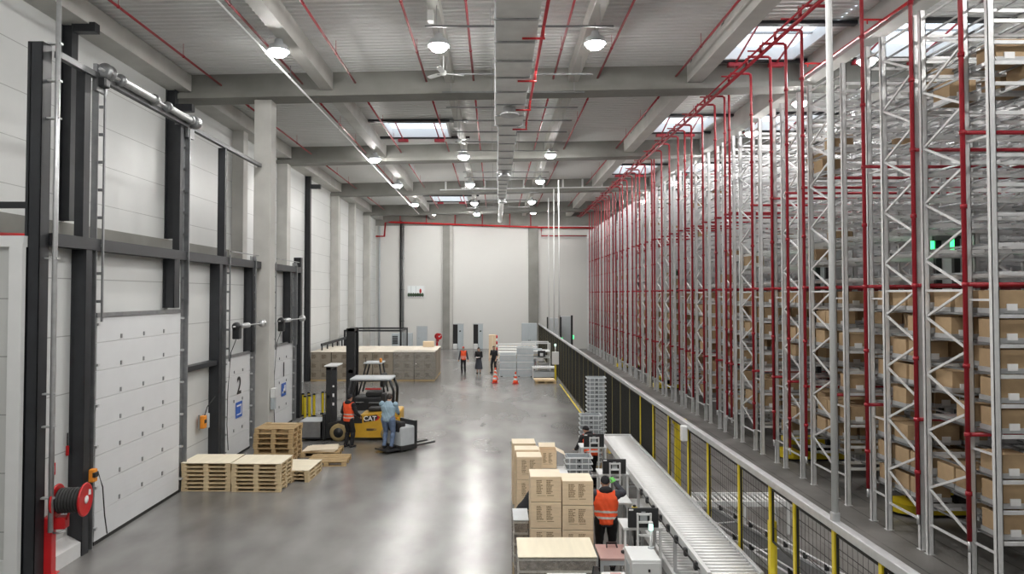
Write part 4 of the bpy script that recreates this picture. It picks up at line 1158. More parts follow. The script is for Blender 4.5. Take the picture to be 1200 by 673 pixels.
for i in range(3):
    t = tag(MB().box((0, 0, 0.012), (1.05 - 0.1 * i, 0.8, 0.02)).build('cardboard_sheet', M_CARDTOP), 'flat cardboard sheet on a pallet by the forklift, %s of the pile' % ('bottom', 'middle', 'top')[0:3][i], 'cardboard sheet')
    t.location = (-5.65 + 0.06 * i, 22.9, 0.16 + 0.025 * i); t.rotation_euler.z = 0.1 * i
t = thing('pallet_plank', 'loose plank laid across the top of the tall brown pallet stack', 'plank', (-6.78, 22.3, zt))
MB().b2((-0.5, -0.06, 0), (0.5, 0.06, 0.03)).build('board', M_WOOD, t); MB().b2((-0.45, -0.05, 0.03), (-0.3, 0.05, 0.05)).build('batten', M_WOODO, t)

# ------------------------------------------------------------------ cardboard boxes
def print_bars(m, x0, x1, z0, z1, y, seed, cols=2):
    g = random.Random(seed)
    for c in range(cols):
        a = x0 + (x1 - x0) * c / cols; b = a + (x1 - x0) / cols * 0.72
        n = 9
        for r in range(n):
            z = z1 - (z1 - z0) * (r + 0.5) / n
            e = a + (b - a) * g.uniform(0.55, 1.0)
            x = a
            while x < e:
                wl_ = g.uniform(0.014, 0.04); m.b2((x, y - 0.0008, z - 0.0085), (min(x + wl_, e), y, z + 0.0085)); x += wl_ + 0.006
def carton(label, loc, dx, dy, dz, rz=0.0, group=None, seed=1, opened=False, pr=True):
    t = thing('cardboard_box', label, 'cardboard box', loc, rz, group)
    if opened:
        m = MB(); w_ = 0.008
        m.b2((-dx / 2, -dy / 2, 0), (dx / 2, dy / 2, w_)); m.b2((-dx / 2, -dy / 2, 0), (dx / 2, -dy / 2 + w_, dz)); m.b2((-dx / 2, dy / 2 - w_, 0), (dx / 2, dy / 2, dz)); m.b2((-dx / 2, -dy / 2, 0), (-dx / 2 + w_, dy / 2, dz)); m.b2((dx / 2 - w_, -dy / 2, 0), (dx / 2, dy / 2, dz))
        m.build('carton', M_CARD, t)
        for s in (-1, 1):
            m = MB(); m.bar((s * dx / 2, 0, dz), (s * (dx / 2 + 0.2), 0, dz - 0.1), dy, 0.006); m.build('flap', M_CARDTOP, t)
        m = MB(); m.bar((0, dy / 2, dz), (0, dy / 2 + 0.12, dz + 0.08), dx, 0.006); m.build('flap', M_CARDTOP, t)
    else:
        MB().b2((-dx / 2, -dy / 2, 0), (dx / 2, dy / 2, dz - 0.004), bevel=0.012).build('carton', M_CARD, t)
        MB().b2((-dx / 2 + 0.003, -dy / 2 + 0.003, dz - 0.004), (dx / 2 - 0.003, -0.003, dz)).build('flap', M_CARDTOP, t)
        MB().b2((-dx / 2 + 0.003, 0.003, dz - 0.004), (dx / 2 - 0.003, dy / 2 - 0.003, dz)).build('flap', M_CARDTOP, t)
    if pr:
        m = MB(); print_bars(m, -dx * 0.30, dx * 0.34, dz * 0.32, dz * 0.88, -dy / 2 - 0.0005, seed)
        m.b2((-dx * 0.28, -dy / 2 - 0.0013, dz * 0.25), (dx * 0.0, -dy / 2 - 0.0005, dz * 0.265)); m.b2((dx * 0.04, -dy / 2 - 0.0013, dz * 0.25), (dx * 0.26, -dy / 2 - 0.0005, dz * 0.275))
        m.build('print', M_PRINT, t)
    return t
t = place(dup(po), (1.18, 12.98, 0), 0, 'weathered pallet under the printed box stack by the person in the vest', 'pallets under goods')
COLN = ['aisle-side', 'person-side']
for r in range(4):
    for c in range(2):
        for d in range(2):
            l = 'printed cardboard box of the near stack, %s column, %s layer%s' % (COLN[c], ('bottom', 'second', 'third', 'top')[r], '' if d == 0 else ', behind')
            carton(l, (0.90 + 0.565 * c, 12.74 + 0.51 * d, 0.155 + (0.437 if c else 0.456) * r), 0.55, 0.55, 0.430 if c else 0.449, 0.0, 'printed boxes of the near stack', 10 + r * 2 + c, pr=(d == 0)) if d == 0 else None
t = place(dup(po), (1.0, 15.85, 0), 1.57, 'weathered pallet under the smaller box stack farther from the camera', 'pallets under goods')
for r in range(3):
    carton('printed cardboard box in the narrow stack behind the near boxes, %s layer' % ('bottom', 'middle', 'top')[r], (0.75, 15.6, 0.155 + 0.5 * r), 0.55, 0.5, 0.497, 0.0, 'narrow box stack', 30 + r)
    carton('cardboard box just behind the narrow stack, %s layer' % ('bottom', 'middle', 'top')[r], (0.72, 16.13, 0.155 + 0.51 * r), 0.55, 0.45, 0.507, 0.0, 'narrow box stack', 40 + r, pr=False)
for r in range(3):
    carton('cardboard box in the farthest of the aisle box stacks, %s layer' % ('bottom', 'middle', 'top')[r], (0.72, 17.75, 0.0 + 0.50 * r), 0.58, 0.6, 0.497, 0.02, 'farthest aisle box stack', 50 + r)
t = thing('wrapped_pallet', 'film-wrapped pallet with white board top before the open box', 'pallet load', (1.35, 16.3, 0))
def wrapped(t, lx, ly, hz, top):
    MB().b2((-lx / 2, -ly / 2, 0), (lx / 2, ly / 2, 0.12)).build('pallet_base', M_WOODO, t)
    n = max(3, int(hz / 0.19))
    for i in range(n):
        z0 = 0.12 + (hz - 0.14) * i / n; z1 = 0.12 + (hz - 0.14) * (i + 1) / n
        MB().b2((-lx / 2 + 0.02, -ly / 2 + 0.02, z0), (lx / 2 - 0.02, ly / 2 - 0.02, z1 - 0.03), bevel=0.01).build('layer', mat('wrapped_goods', (0.30, 0.25, 0.20), 0.6, var=0.5, scale=11), t)
        MB().b2((-lx / 2 + 0.01, -ly / 2 + 0.01, z1 - 0.03), (lx / 2 - 0.01, ly / 2 - 0.01, z1)).build('divider', mat('pale_divider', (0.66, 0.62, 0.55), 0.5, var=0.2, scale=12), t)
    m = MB(); e = 0.012
    for sgn in (-1, 1):
        for ax in (0, 1):
            nn = 26; hh = 14; L = lx if ax == 0 else ly; g = random.Random(sgn * 3 + ax)
            ph = [g.uniform(0, 6) for _ in range(4)]
            grid = []
            for i in range(nn + 1):
                rowv = []
                for j in range(hh + 1):
                    a = -L / 2 - e + (L + 2 * e) * i / nn; z = 0.05 + (hz - 0.05) * j / hh
                    q = 0.006 * math.sin(a * 43 + z * 31 + ph[0]) + 0.006 * math.sin(z * 67 - a * 21 + ph[1])
                    off = sgn * ((ly if ax == 0 else lx) / 2 + e + q)
                    rowv.append(m.bm.verts.new((a, off, z) if ax == 0 else (off, a, z)))
                grid.append(rowv)
            for i in range(nn):
                for j in range(hh): m.bm.faces.new((grid[i][j], grid[i + 1][j], grid[i + 1][j + 1], grid[i][j + 1])).smooth = True
    m.build('stretch_wrap', M_WRAP, t)
    MB().b2((-lx / 2, -ly / 2, hz), (lx / 2, ly / 2, hz + 0.014), bevel=0.003).build('top_board', top, t)
wrapped(t, 0.68, 1.25, 1.06, M_WHITE)
carton('open cardboard box with flaps up on the white-topped pallet', (1.26, 16.85, 1.08), 0.40, 0.42, 0.42, 0.0, None, 61, True)
t = thing('wrapped_pallet', 'film-wrapped pallet with pale plywood top next to the reddish table', 'pallet load', (0.95, 11.12, 0))
wrapped(t, 1.2, 0.86, 1.21, M_WOODP)

t = thing('wrapped_pallet', 'narrow film-wrapped load squeezed between the near box stack and the open floor', 'pallet load', (0.47, 13.05, 0))
wrapped(t, 0.28, 0.7, 1.12, M_GREY)

# ------------------------------------------------------------------ workstations by the conveyor
def monitor(label, loc, rz=0.0, w_=0.52, h_=0.33):
    t = thing('monitor', label, 'monitor', loc, rz)
    MB().b2((-w_ / 2, -0.02, 0), (w_ / 2, 0.02, h_), bevel=0.008).build('screen_housing', M_DARK, t)
    MB().b2((-w_ / 2 + 0.01, 0.02, 0.012), (w_ / 2 - 0.01, 0.023, h_ - 0.01)).build('screen', M_INK, t)
    MB().b2((-0.035, -0.024, h_ * 0.78), (0.035, -0.0195, h_ * 0.82)).build('maker_mark', M_GREY, t)
    MB().b2((-w_ / 2 + 0.015, -0.0225, h_ * 0.88), (-w_ / 2 + 0.09, -0.0195, h_ * 0.96)).build('sticker', M_PAPER, t)
    MB().box((0, -0.035, h_ * 0.52), (0.12, 0.03, 0.12), bevel=0.008).build('mount_plate', M_GREY, t)
    return t
def workstation(label, x, y, z, mon_label):
    """white profile frame with a shelf and a bracket that carries a monitor"""
    t = thing('workstation', label, 'workstation', (x, y, 0))
    for px in (-0.3, 0.3):
        for py in (0.05, 0.5): MB().b2((px - 0.02, py - 0.02, 0), (px + 0.02, py + 0.02, z - 0.1)).build('leg', M_WHITE, t)
    MB().b2((-0.34, 0.02, z - 0.1), (0.34, 0.55, z - 0.06), bevel=0.005).build('table_top', M_WHITE, t)
    MB().b2((-0.32, 0.05, 0.5), (0.32, 0.52, 0.53)).build('shelf', M_GALVL, t)
    for s in (-0.11, 0.11): MB().b2((s - 0.015, -0.1, 0.55), (s + 0.015, -0.06, z + 0.22)).build('bracket_post', M_WHITE, t)
    for zz in (0.6, z - 0.15, z + 0.07, z + 0.2): MB().b2((-0.11, -0.1, zz - 0.015), (0.11, -0.06, zz + 0.015)).build('bracket_rung', M_WHITE, t)
    for zz in (0.62, 0.85): MB().b2((-0.34, -0.1, zz), (-0.13, 0.05, zz + 0.03)).build('side_tray', M_WHITE, t)
    monitor(mon_label, (x, y - 0.0, z - 0.05 + 0.005))
    return t
workstation('white profile workstation nearest the stack light', 2.52, 12.0, 1.28, 'black monitor seen from behind by the stack light')
workstation('white profile workstation in front of the person with the green glove', 2.66, 15.7, 1.24, 'black monitor seen from behind above the green glove')
workstation('white profile workstation at the far end of the rollers', 2.53, 18.0, 1.34, 'black monitor seen from behind hiding the bending person')
t = thing('packing_bench', 'pale grey packing bench in front of the person with the green glove', 'bench', (2.3, 14.35, 0))
MB().b2((-0.28, -0.35, 1.02), (0.42, 0.45, 1.06), bevel=0.006).build('bench_top', M_WHITE, t)
MB().b2((-0.2, -0.1, 1.06), (0.2, 0.25, 1.09), bevel=0.004).build('sheet', M_GREY, t)
for px in (-0.25, 0.39):
    for py in (-0.32, 0.42): MB().b2((px - 0.02, py - 0.02, 0), (px + 0.02, py + 0.02, 1.02)).build('leg', M_GALVL, t)
t = thing('work_table', 'small grey-framed table with reddish top before the person in the vest', 'table', (2.04, 12.05, 0))
MB().b2((-0.29, -0.33, 0.78), (0.29, 0.33, 0.82), bevel=0.005).build('table_top', M_PINK, t)
for px in (-0.26, 0.26):
    for py in (-0.3, 0.3): MB().b2((px - 0.025, py - 0.025, 0), (px + 0.025, py + 0.025, 0.78)).build('leg', M_GREY, t)
MB().b2((-0.26, -0.32, 0.70), (0.26, -0.29, 0.78)).build('apron', M_GREY, t)
t = thing('hand_scanner', 'black hand scanner lying on the reddish table', 'scanner', (2.2, 11.95, 0.82), 0.5)
MB().box((0, 0, 0.03), (0.14, 0.07, 0.05), bevel=0.018).build('head', M_DARK, t); MB().bar((0, 0, 0.02), (0.03, -0.14, 0.016), 0.035, 0.03).build('handle', M_DARK, t)
t = thing('scanner_stand', 'low black stand on the far edge of the reddish table', 'stand', (2.02, 12.28, 0.82))
MB().b2((-0.09, -0.03, 0.05), (0.09, 0.0, 0.08)).build('bar', M_DARK, t)
for s in (-1, 1): MB().bar((s * 0.08, 0, 0.05), (s * 0.09, -0.08, 0.0), 0.02, 0.03).build('foot', M_DARK, t)
t = thing('control_cabinet', 'white metal control cabinet below the stack light', 'cabinet', (2.26, 10.85, 0))
MB().b2((-0.22, -0.3, 0.06), (0.22, 0.3, 1.23), bevel=0.01).build('body', M_WHITE, t)
MB().b2((-0.205, -0.312, 0.1), (0.205, -0.3, 1.19), bevel=0.004).build('door', M_WHITE, t)
MB().box((0.04, -0.318, 1.08), (0.03, 0.014, 0.04)).build('lock', M_INK, t)
MB().b2((-0.226, -0.12, 0.85), (-0.22, 0.12, 1.1)).build('side_vent', M_GREY, t)
for px in (-0.19, 0.19):
    for py in (-0.26, 0.26): MB().b2((px - 0.02, py - 0.02, 0), (px + 0.02, py + 0.02, 0.06)).build('foot', M_GALV, t)
t = thing('stack_light', 'slim stack light glowing pale green above the control cabinet', 'signal light', (2.44, 11.05, 1.23))
MB().cyl((0, 0, 0), (0, 0, 0.28), 0.02, 12).build('pole', M_WHITE, t); MB().lathe([(0.035, 0.28), (0.035, 0.36), (0.03, 0.38)], (0, 0, 0), 16).build('lamp', M_CYANLED, t); MB().lathe([(0.036, 0.38), (0.03, 0.41)], (0, 0, 0), 16).build('cap', M_WHITE, t); MB().lathe([(0.05, 0), (0.05, 0.02)], (0, 0, 0), 14).build('base', M_GREY, t)
t = thing('packing_bench', 'white bench at the bottom edge in front of the wrapped pallet', 'bench', (1.45, 9.75, 0))
MB().b2((-0.75, -0.3, 1.16), (0.4, 0.2, 1.2), bevel=0.005).build('bench_top', M_WHITE, t)
for px in (-0.7, 0.35):
    for py in (-0.27, 0.17): MB().b2((px - 0.025, py - 0.025, 0), (px + 0.025, py + 0.025, 1.16)).build('leg', M_GALVL, t)
t = thing('label_printer', 'white label printer on the bench at the bottom edge', 'printer', (1.65, 9.75, 1.2))
MB().b2((-0.17, -0.15, 0), (0.17, 0.15, 0.12), bevel=0.02).build('case', M_WHITE, t); MB().b2((-0.05, -0.02, 0.12), (0.1, 0.1, 0.125)).build('lid_mark', M_PINK, t)
t = tag(MB().b2((-0.28, -0.1, 0), (0.28, 0.1, 0.1), bevel=0.012).build('white_carton', M_WHITE), 'flat white carton on the bench at the bottom edge', 'box'); t.location = (1.0, 9.8, 1.2)
t = thing('tablet', 'black tablet standing on edge on the bench at the bottom edge', 'tablet', (1.36, 9.66, 1.2), 0.9)
m = MB(); m.prism([(-0.14, 0), (0.14, 0), (0.08, 0.26), (-0.02, 0.29)], -0.012, 0.012); m.build('case', M_DARK, t); MB().b2((-0.1, -0.06, 0), (0.1, 0.06, 0.012)).build('foot', M_DARK, t)
t = thing('push_button_post', 'yellow and black push-button post beside the conveyor', 'control post', (2.72, 13.75, 0))
MB().cyl((0, 0, 0), (0, 0, 0.95), 0.025, 10).build('pole', M_DARK, t); MB().box((0, 0, 1.0), (0.1, 0.08, 0.12), bevel=0.01).build('button_box', M_YEL, t); MB().lathe([(0.03, 1.06), (0.035, 1.085), (0.02, 1.095)], (0, 0, 0), 12).build('button', M_INK, t); MB().box((0, 0, 0.01), (0.16, 0.16, 0.02)).build('foot', M_DARK, t)
# grey crates in stacks
M_CRIM = mat('pale_grey_plastic', (0.76, 0.79, 0.81), 0.5, var=0.03, scale=6)
def crate():
    t = thing('plastic_crate', 'crate', 'crate')
    m = MB(); X, Y, Z, w_ = 0.28, 0.185, 0.13, 0.012
    m.b2((-X, -Y, 0), (X, Y, w_)); m.b2((-X, -Y, 0), (X, -Y + w_, Z)); m.b2((-X, Y - w_, 0), (X, Y, Z)); m.b2((-X, -Y, 0), (-X + w_, Y, Z)); m.b2((X - w_, -Y, 0), (X, Y, Z)); m.build('tub', mat('shaded_crate_wall', (0.36, 0.39, 0.41), 0.5, var=0.04, scale=6), t)  # tub colour darkened to paint the shade gaps between stacked rims
    m = MB(); X += 0.03; Y += 0.03
    for a, b in (((-X - 0.008, -Y - 0.01, Z - 0.03), (X + 0.008, -Y, Z)), ((-X - 0.008, Y, Z - 0.03), (X + 0.008, Y + 0.01, Z)), ((-X - 0.01, -Y, Z - 0.03), (-X, Y, Z)), ((X, -Y, Z - 0.03), (X + 0.01, Y, Z))): m.b2(a, b)
    m.build('rim', M_CRIM, t)
    for x in (-0.22, -0.07, 0.07, 0.22):
        MB().b2((x - 0.008, -Y - 0.008, 0.005), (x + 0.008, -Y + 0.025, Z - 0.03)).build('rib', M_CRIM, t)
    MB().b2((-0.02, -Y - 0.01, 0.04), (0.02, -Y + 0.01, 0.075)).build('handle_hole', M_DARK, t)
    return t
cr = crate(); used = False
for nm, x, y, n, z0 in (('by the conveyor workstations', 1.98, 16.75, 9, 0.15), ('tallest of the three, by the fence', 3.36, 23.4, 17, 0.15), ('before the tall crate stack', 2.83, 20.9, 11, 0.15)):
    t = place(dup(po), (x, y, 0), 0, 'pallet under the grey crate stack %s' % nm, 'pallets under crates')
    t.scale = (0.62, 0.6, 1)
    for i in range(n):
        o = cr if not used else dup(cr); used = True
        place(o, (x, y, z0 + 0.005 + 0.135 * i), 0, 'grey crate in the stack %s, %s up' % (nm, nth(i + 1)), 'stacked grey crates')

# ------------------------------------------------------------------ workers by the conveyor
person('person in orange vest and black beanie reaching over the bench with a green glove', (2.1, 13.35, 0), -0.12, 1.76, 0.22, ((-0.05, 0.45, 1.12), (0.20, 0.47, 1.50)), ((-0.12, -0.02), (0.12, 0.05)), (0.25, 0.1), 0.6,
       (('jacket', M_FABRIC_GREY), ('trousers', M_FABRIC_BLACK), ('shoes', M_FABRIC_BLACK), ('vest', M_VEST), ('hood', M_FABRIC_BLACK), ('beanie', M_FABRIC_BLACK), ('gloves', M_GREEN)), wide=1.2)
person('person in orange vest and black beanie bending behind the far monitor', (2.58, 19.0, 0), 0.3, 1.70, 0.42, ((-0.25, 0.42, 0.98), (0.22, 0.5, 1.0)), ((-0.12, -0.1), (0.12, 0.05)), (0.3, 0.2), 0.6,
       (('jacket', M_FABRIC_BLACK), ('trousers', M_FABRIC_BLACK), ('shoes', M_FABRIC_BLACK), ('vest', M_VEST), ('hood', M_FABRIC_BLACK), ('beanie', M_FABRIC_BLACK)), wide=1.08)
person('person in black jacket mostly hidden behind the printed box stack', (0.66, 14.05, 0), -1.2, 1.72, 0.75, ((-0.25, 0.4, 0.95), (0.2, 0.45, 0.9)), ((-0.12, -0.1), (0.12, 0.05)), (0.2, 0.0), 0.6,
       (('jacket', M_FABRIC_BLACK), ('trousers', M_FABRIC_BLACK), ('shoes', M_FABRIC_BLACK), ('hood', M_FABRIC_BLACK), ('hair', M_HAIR)), wide=1.1)

# ------------------------------------------------------------------ forklift, reach truck, rider truck
def wheel(parent, c, r, w_, m=M_TYRE, axis='Y'):
    q = MB(); q.lathe([(r * 0.55, -w_ / 2), (r * 0.93, -w_ / 2), (r, -w_ / 2 + 0.03), (r, w_ / 2 - 0.03), (r * 0.93, w_ / 2), (r * 0.55, w_ / 2)], c, 28, axis); t = q.build('wheel', m, parent)
    q = MB(); q.lathe([(0.03, -w_ / 2 - 0.03), (r * 0.2, -w_ / 2 - 0.03), (r * 0.26, -w_ / 2 - 0.006), (r * 0.56, -w_ / 2 - 0.004), (r * 0.58, -w_ / 2 + 0.02), (r * 0.58, w_ / 2 + 0.004), (0.03, w_ / 2 + 0.004)], c, 24, axis); q.build('hub', M_DARK, t)
t = fk = thing('forklift', 'yellow and black forklift parked behind the two workers at the docks', 'forklift', (-4.65, 25.45, 0))
# chassis: x forward is -x; near side is -y
m = MB(); m.prism([(-0.62, 0.28), (-0.62, 0.62), (-0.1, 0.92), (1.05, 1.06), (1.12, 0.9), (1.12, 0.25), (0.95, 0.12), (-0.45, 0.12)], -0.52, 0.52); m.build('chassis', M_CAT, t)
m = MB(); m.prism([(-1.3, 0.42), (-1.28, 0.62), (-0.72, 0.74), (-0.42, 0.62), (-0.36, 0.3), (-0.5, 0.3), (-0.58, 0.52), (-0.9, 0.64), (-1.2, 0.5)], -0.56, 0.56); m.build('front_fender', M_DARK, t)
m = MB(); m.b2((-0.66, -0.53, 0.62), (-0.05, 0.53, 0.9), bevel=0.02); m.build('dash_panel', M_DARK, t)
m = MB(); m.b2((1.0, -0.5, 0.2), (1.3, 0.5, 1.08), bevel=0.06); m.build('counterweight', M_CAT, t)
for y in (-0.5, 0.5): wheel(t, (-0.88, y, 0.31), 0.31, 0.24); wheel(t, (0.85, y * 0.9, 0.25), 0.25, 0.2)
for y in (-0.5, 0.5):
    m = MB(); m.tube([(-0.78, y, 0.7), (-0.62, y, 1.35), (-0.46, y, 2.12)], 0.045, 8); m.build('front_pillar', M_DARK, t)
    m = MB(); m.tube([(1.02, y, 1.05), (1.05, y, 1.75), (0.92, y, 2.14)], 0.05, 8); m.build('rear_pillar', M_DARK, t)
    m = MB(); m.tube([(-0.46, y, 2.12), (0.92, y, 2.14)], 0.04, 8); m.build('roof_rail', M_DARK, t)
m = MB(); m.b2((-0.5, -0.55, 2.13), (0.98, 0.55, 2.21), bevel=0.03); m.build('roof', M_GREY, t)
m = MB(); m.b2((0.1, -0.25, 1.0), (0.62, 0.25, 1.12), bevel=0.04); st = m.build('seat', M_RUB, t)
m = MB(); m.b2((0.55, -0.24, 1.1), (0.7, 0.24, 1.62), bevel=0.05); m.build('seat_back', M_RUB, t)
m = MB(); m.lathe([(0.15, -0.012), (0.165, 0), (0.15, 0.012)], (-0.25, 0.0, 1.28), 20); m.build('steering_wheel', M_RUB, t)
m = MB(); m.tube([(-0.55, 0, 0.9), (-0.25, 0, 1.27)], 0.035, 8); m.build('steering_column', M_DARK, t)
m = MB(); m.b2((0.0, 0.28, 1.0), (0.4, 0.46, 1.22), bevel=0.03); m.build('lever_console', M_DARK, t)
for y in (-0.46, 0.4):
    m = MB(); m.b2((-1.36, y, 0.08), (-1.18, y + 0.07, 2.62)); m.build('mast_rail', M_DARK, t)
m = MB(); m.b2((-1.36, -0.46, 2.5), (-1.2, 0.47, 2.62)); m.b2((-1.34, -0.46, 1.5), (-1.24, 0.47, 1.6)); m.build('mast_crossbar', M_DARK, t)
m = MB(); m.b2((-1.12, -0.48, 0.35), (-0.98, -0.36, 2.45), bevel=0.015); m.build('lift_cylinder', M_DARK, t)
m = MB(); m.b2((-1.42, -0.5, 2.62), (-0.98, 0.5, 2.66)); m.build('mast_cover', M_WHITE, t)
m = MB(); m.b2((-1.16, -0.485, 0.6), (-0.98, -0.47, 2.5)); m.build('mast_side_plate', M_BLACK, t)
for z, h_ in ((1.9, 0.06), (1.55, 0.12), (1.25, 0.1)): MB().b2((-1.12, -0.492, z), (-1.06, -0.486, z + h_)).build('sticker', M_PAPER, t)
m = MB(); m.b2((-1.46, -0.55, 0.05), (-1.36, 0.55, 0.95)); m.build('fork_carriage', M_DARK, t)
for y in (-0.35, 0.25): MB().b2((-2.3, y, 0.04), (-1.4, y + 0.12, 0.09)).build('fork', M_DARK, t)
m = MB(); m.prism([(0.0, 0.66), (0.5, 0.74), (0.58, 0.84), (0.45, 0.93), (0.0, 0.86)], -0.532, -0.522); dc = m.build('side_decal', M_INK, t)
m = MB(); m.prism([(0.36, 0.70), (0.5, 0.74), (0.58, 0.84), (0.46, 0.92), (0.5, 0.82)], -0.5335, -0.5325); m.build('decal_flash', M_REDL, dc)
text('decal_lettering', 'CAT', 0.23, (0.22, -0.536, 0.79), (PI / 2, 0, 0), M_PAPER, dc)
m = MB(); m.b2((0.62, -0.524, 0.92), (0.95, -0.521, 0.96)); m.build('stripe', M_PAPER, t)
m = MB(); print_bars(m, 0.1, 0.62, 0.36, 0.44, -0.5215, 5, 1); m.build('model_lettering', M_PRINT, t)
t = thing('steel_bin', 'low galvanised steel bin in front of the forklift forks', 'bin', (-6.48, 25.35, 0.09))
m = MB(); m.b2((-0.45, -0.5, 0), (0.35, 0.5, 0.03)); m.b2((-0.45, -0.5, 0), (0.35, -0.46, 0.6)); m.b2((-0.45, 0.46, 0), (0.35, 0.5, 0.6)); m.b2((-0.45, -0.5, 0), (-0.41, 0.5, 0.6)); m.b2((0.31, -0.5, 0), (0.35, 0.5, 0.6)); m.build('tub', M_GALV, t)
MB().b2((-0.43, -0.48, 0.56), (0.33, 0.48, 0.6)).build('lid', M_GREY, t); MB().b2((-0.46, -0.52, 0), (0.36, -0.5, 0.05)).build('sill', M_BLACK, t)
t = thing('reach_truck', 'dark reach truck with tall mast and orange beacon behind the forklift', 'reach truck', (-5.35, 30.6, 0))
for y in (-0.42, 0.35): MB().b2((-1.05, y, 0.06), (-0.68, y + 0.1, 3.72)).build('mast_rail', M_DARK, t)
MB().b2((-1.0, -0.42, 3.6), (-0.72, 0.45, 3.74)).b2((-0.95, -0.42, 1.8), (-0.75, 0.45, 1.95)).build('mast_crossbar', M_DARK, t)
MB().b2((-0.98, -0.3, 0.3), (-0.76, 0.3, 3.5)).build('mast_cylinders', M_BLACK, t)
MB().b2((-0.68, -0.55, 0.12), (0.75, 0.55, 0.8), bevel=0.06).build('body', M_DARK, t)
MB().b2((-0.2, -0.45, 0.8), (0.5, 0.45, 1.0), bevel=0.05).build('seat', M_RUB, t); MB().b2((-0.22, -0.46, 1.1), (0.45, -0.3, 1.16), bevel=0.01).build('red_rail', M_REDL, t)
MB().b2((0.4, -0.4, 1.2), (0.6, 0.4, 1.75), bevel=0.05).build('backrest', M_RUB, t)
for x in (-0.5, 0.62):
    for y in (-0.46, 0.46): MB().cyl((x, y, 0.9), (x * 0.5 + 0.08, y, 2.2), 0.035, 8).build('guard_pillar', M_DARK, t)
MB().b2((-0.3, -0.5, 2.2), (0.5, 0.5, 2.26), bevel=0.02).build('overhead_guard', M_GREY, t)
MB().lathe([(0.06, 2.26), (0.06, 2.4), (0.04, 2.44)], (0.42, -0.3, 0), 14).build('beacon', M_ORANGE, t)
MB().cyl((-0.2, -0.4, 2.26), (-0.22, -0.4, 2.5), 0.012, 6).build('aerial', M_DARK, t)
for x in (-0.55, 0.5):
    for y in (-0.45, 0.45): wheel(t, (x, y, 0.17), 0.17, 0.12, M_RUB)
t = thing('rider_pallet_truck', 'grey and black rider pallet truck under the person in light blue', 'pallet truck', (-3.72, 23.0, 0), 0.80)
MB().b2((0.0, -0.36, 0.07), (0.55, 0.36, 0.13), bevel=0.02).build('platform', M_DARK, t)
m = MB(); m.b2((0.52, -0.39, 0.1), (1.12, 0.39, 0.82), bevel=0.06); m.build('body', M_GREY, t)
MB().b2((0.5, -0.41, 0.04), (1.2, 0.41, 0.22), bevel=0.04).build('bumper', M_RUB, t)
MB().b2((0.5, -0.33, 0.62), (0.78, 0.33, 0.98), bevel=0.07).build('console', M_RUB, t)
MB().b2((1.08, -0.4, 0.1), (1.2, 0.4, 0.98), bevel=0.02).build('load_guard', M_DARK, t)
MB().tube([(0.6, 0.1, 0.95), (0.55, 0.0, 1.08), (0.58, -0.15, 1.1)], 0.022, 8).build('tiller', M_ORANGE, t)
for y in (-0.28, 0.12): MB().b2((1.15, y, 0.08), (2.1, y + 0.16, 0.14), bevel=0.015).build('fork', M_DARK, t)
for y in (-0.25, 0.25): wheel(t, (0.8, y, 0.06), 0.06, 0.08, M_RUB)
person('person in orange vest and black hood standing beside the yellow forklift', (-4.98, 23.95, 0), -0.55, 1.80, 0.03, ((-0.2, 0.2, 1.02), (0.22, 0.28, 1.0)), ((-0.1, 0.0), (0.12, 0.04)), (0.1, 0.0), 0.6,
       (('jacket', M_FABRIC_BLACK), ('trousers', M_FABRIC_BLACK), ('shoes', M_FABRIC_BLACK), ('vest', M_VEST), ('hood', M_FABRIC_BLACK), ('beanie', M_FABRIC_BLACK)))
person('person in light blue sweatshirt and jeans standing on the rider pallet truck', (-3.52, 23.22, 0.13), -0.35, 1.80, 0.05, ((-0.12, 0.36, 1.06), (0.16, 0.38, 1.06)), ((-0.13, 0.0), (0.13, 0.0)), (0.2, 0.0), 0.7,
       (('shirt', M_SHIRT), ('trousers', M_JEANS), ('shoes', M_FABRIC_BLACK), ('hair', M_HAIR)), wide=1.38)
# yellow barrier posts by dock one
for i, (x, y) in enumerate([(-8.2, 30.05), (-8.05, 30.4), (-7.93, 29.36), (-7.8, 29.56), (-7.72, 30.0), (-7.5, 30.61), (-7.34, 30.66)]):
    o = thing('barrier_post', '', 'post') if i == 0 else dup(bp)
    if i == 0:
        bp = o
        MB().b2((-0.05, -0.04, 0.05), (0.05, 0.04, 0.93), bevel=0.01).build('post', M_YEL, o); MB().b2((-0.055, -0.045, 0.9), (0.055, 0.045, 0.97)).build('cap', M_DARK, o); MB().b2((-0.09, -0.09, 0), (0.09, 0.09, 0.05)).build('foot', M_DARK, o); MB().b2((-0.054, -0.043, 0.1), (-0.038, 0.043, 0.9)).build('side_strip', M_DARK, o)
    place(o, (x, y, 0), 0, 'short yellow barrier post past dock one, %s of the cluster' % nth(i + 1), 'yellow barrier posts')
t = thing('charger_unit', 'white and blue unit on the concrete column beside dock two', 'control box', (-7.86, 24.8, 1.55))
MB().b2((-0.03, -0.14, 0), (0.14, 0.14, 0.34), bevel=0.02).build('case', M_WHITE, t); MB().b2((-0.02, -0.12, -0.4), (0.10, 0.12, 0.0), bevel=0.01).build('lower_case', M_GREYB, t)
t = tag(MB().b2((-0.14, -0.1, 0), (0.14, 0.1, 0.42), bevel=0.04).build('jerrycan', M_YEL), 'yellow canister on the floor behind the brown pallet stack', 'canister'); t.location = (-7.35, 24.7, 0)
MB().b2((-0.06, -0.02, 0.42), (0.06, 0.02, 0.48), bevel=0.01).build('handle', M_YEL, t)

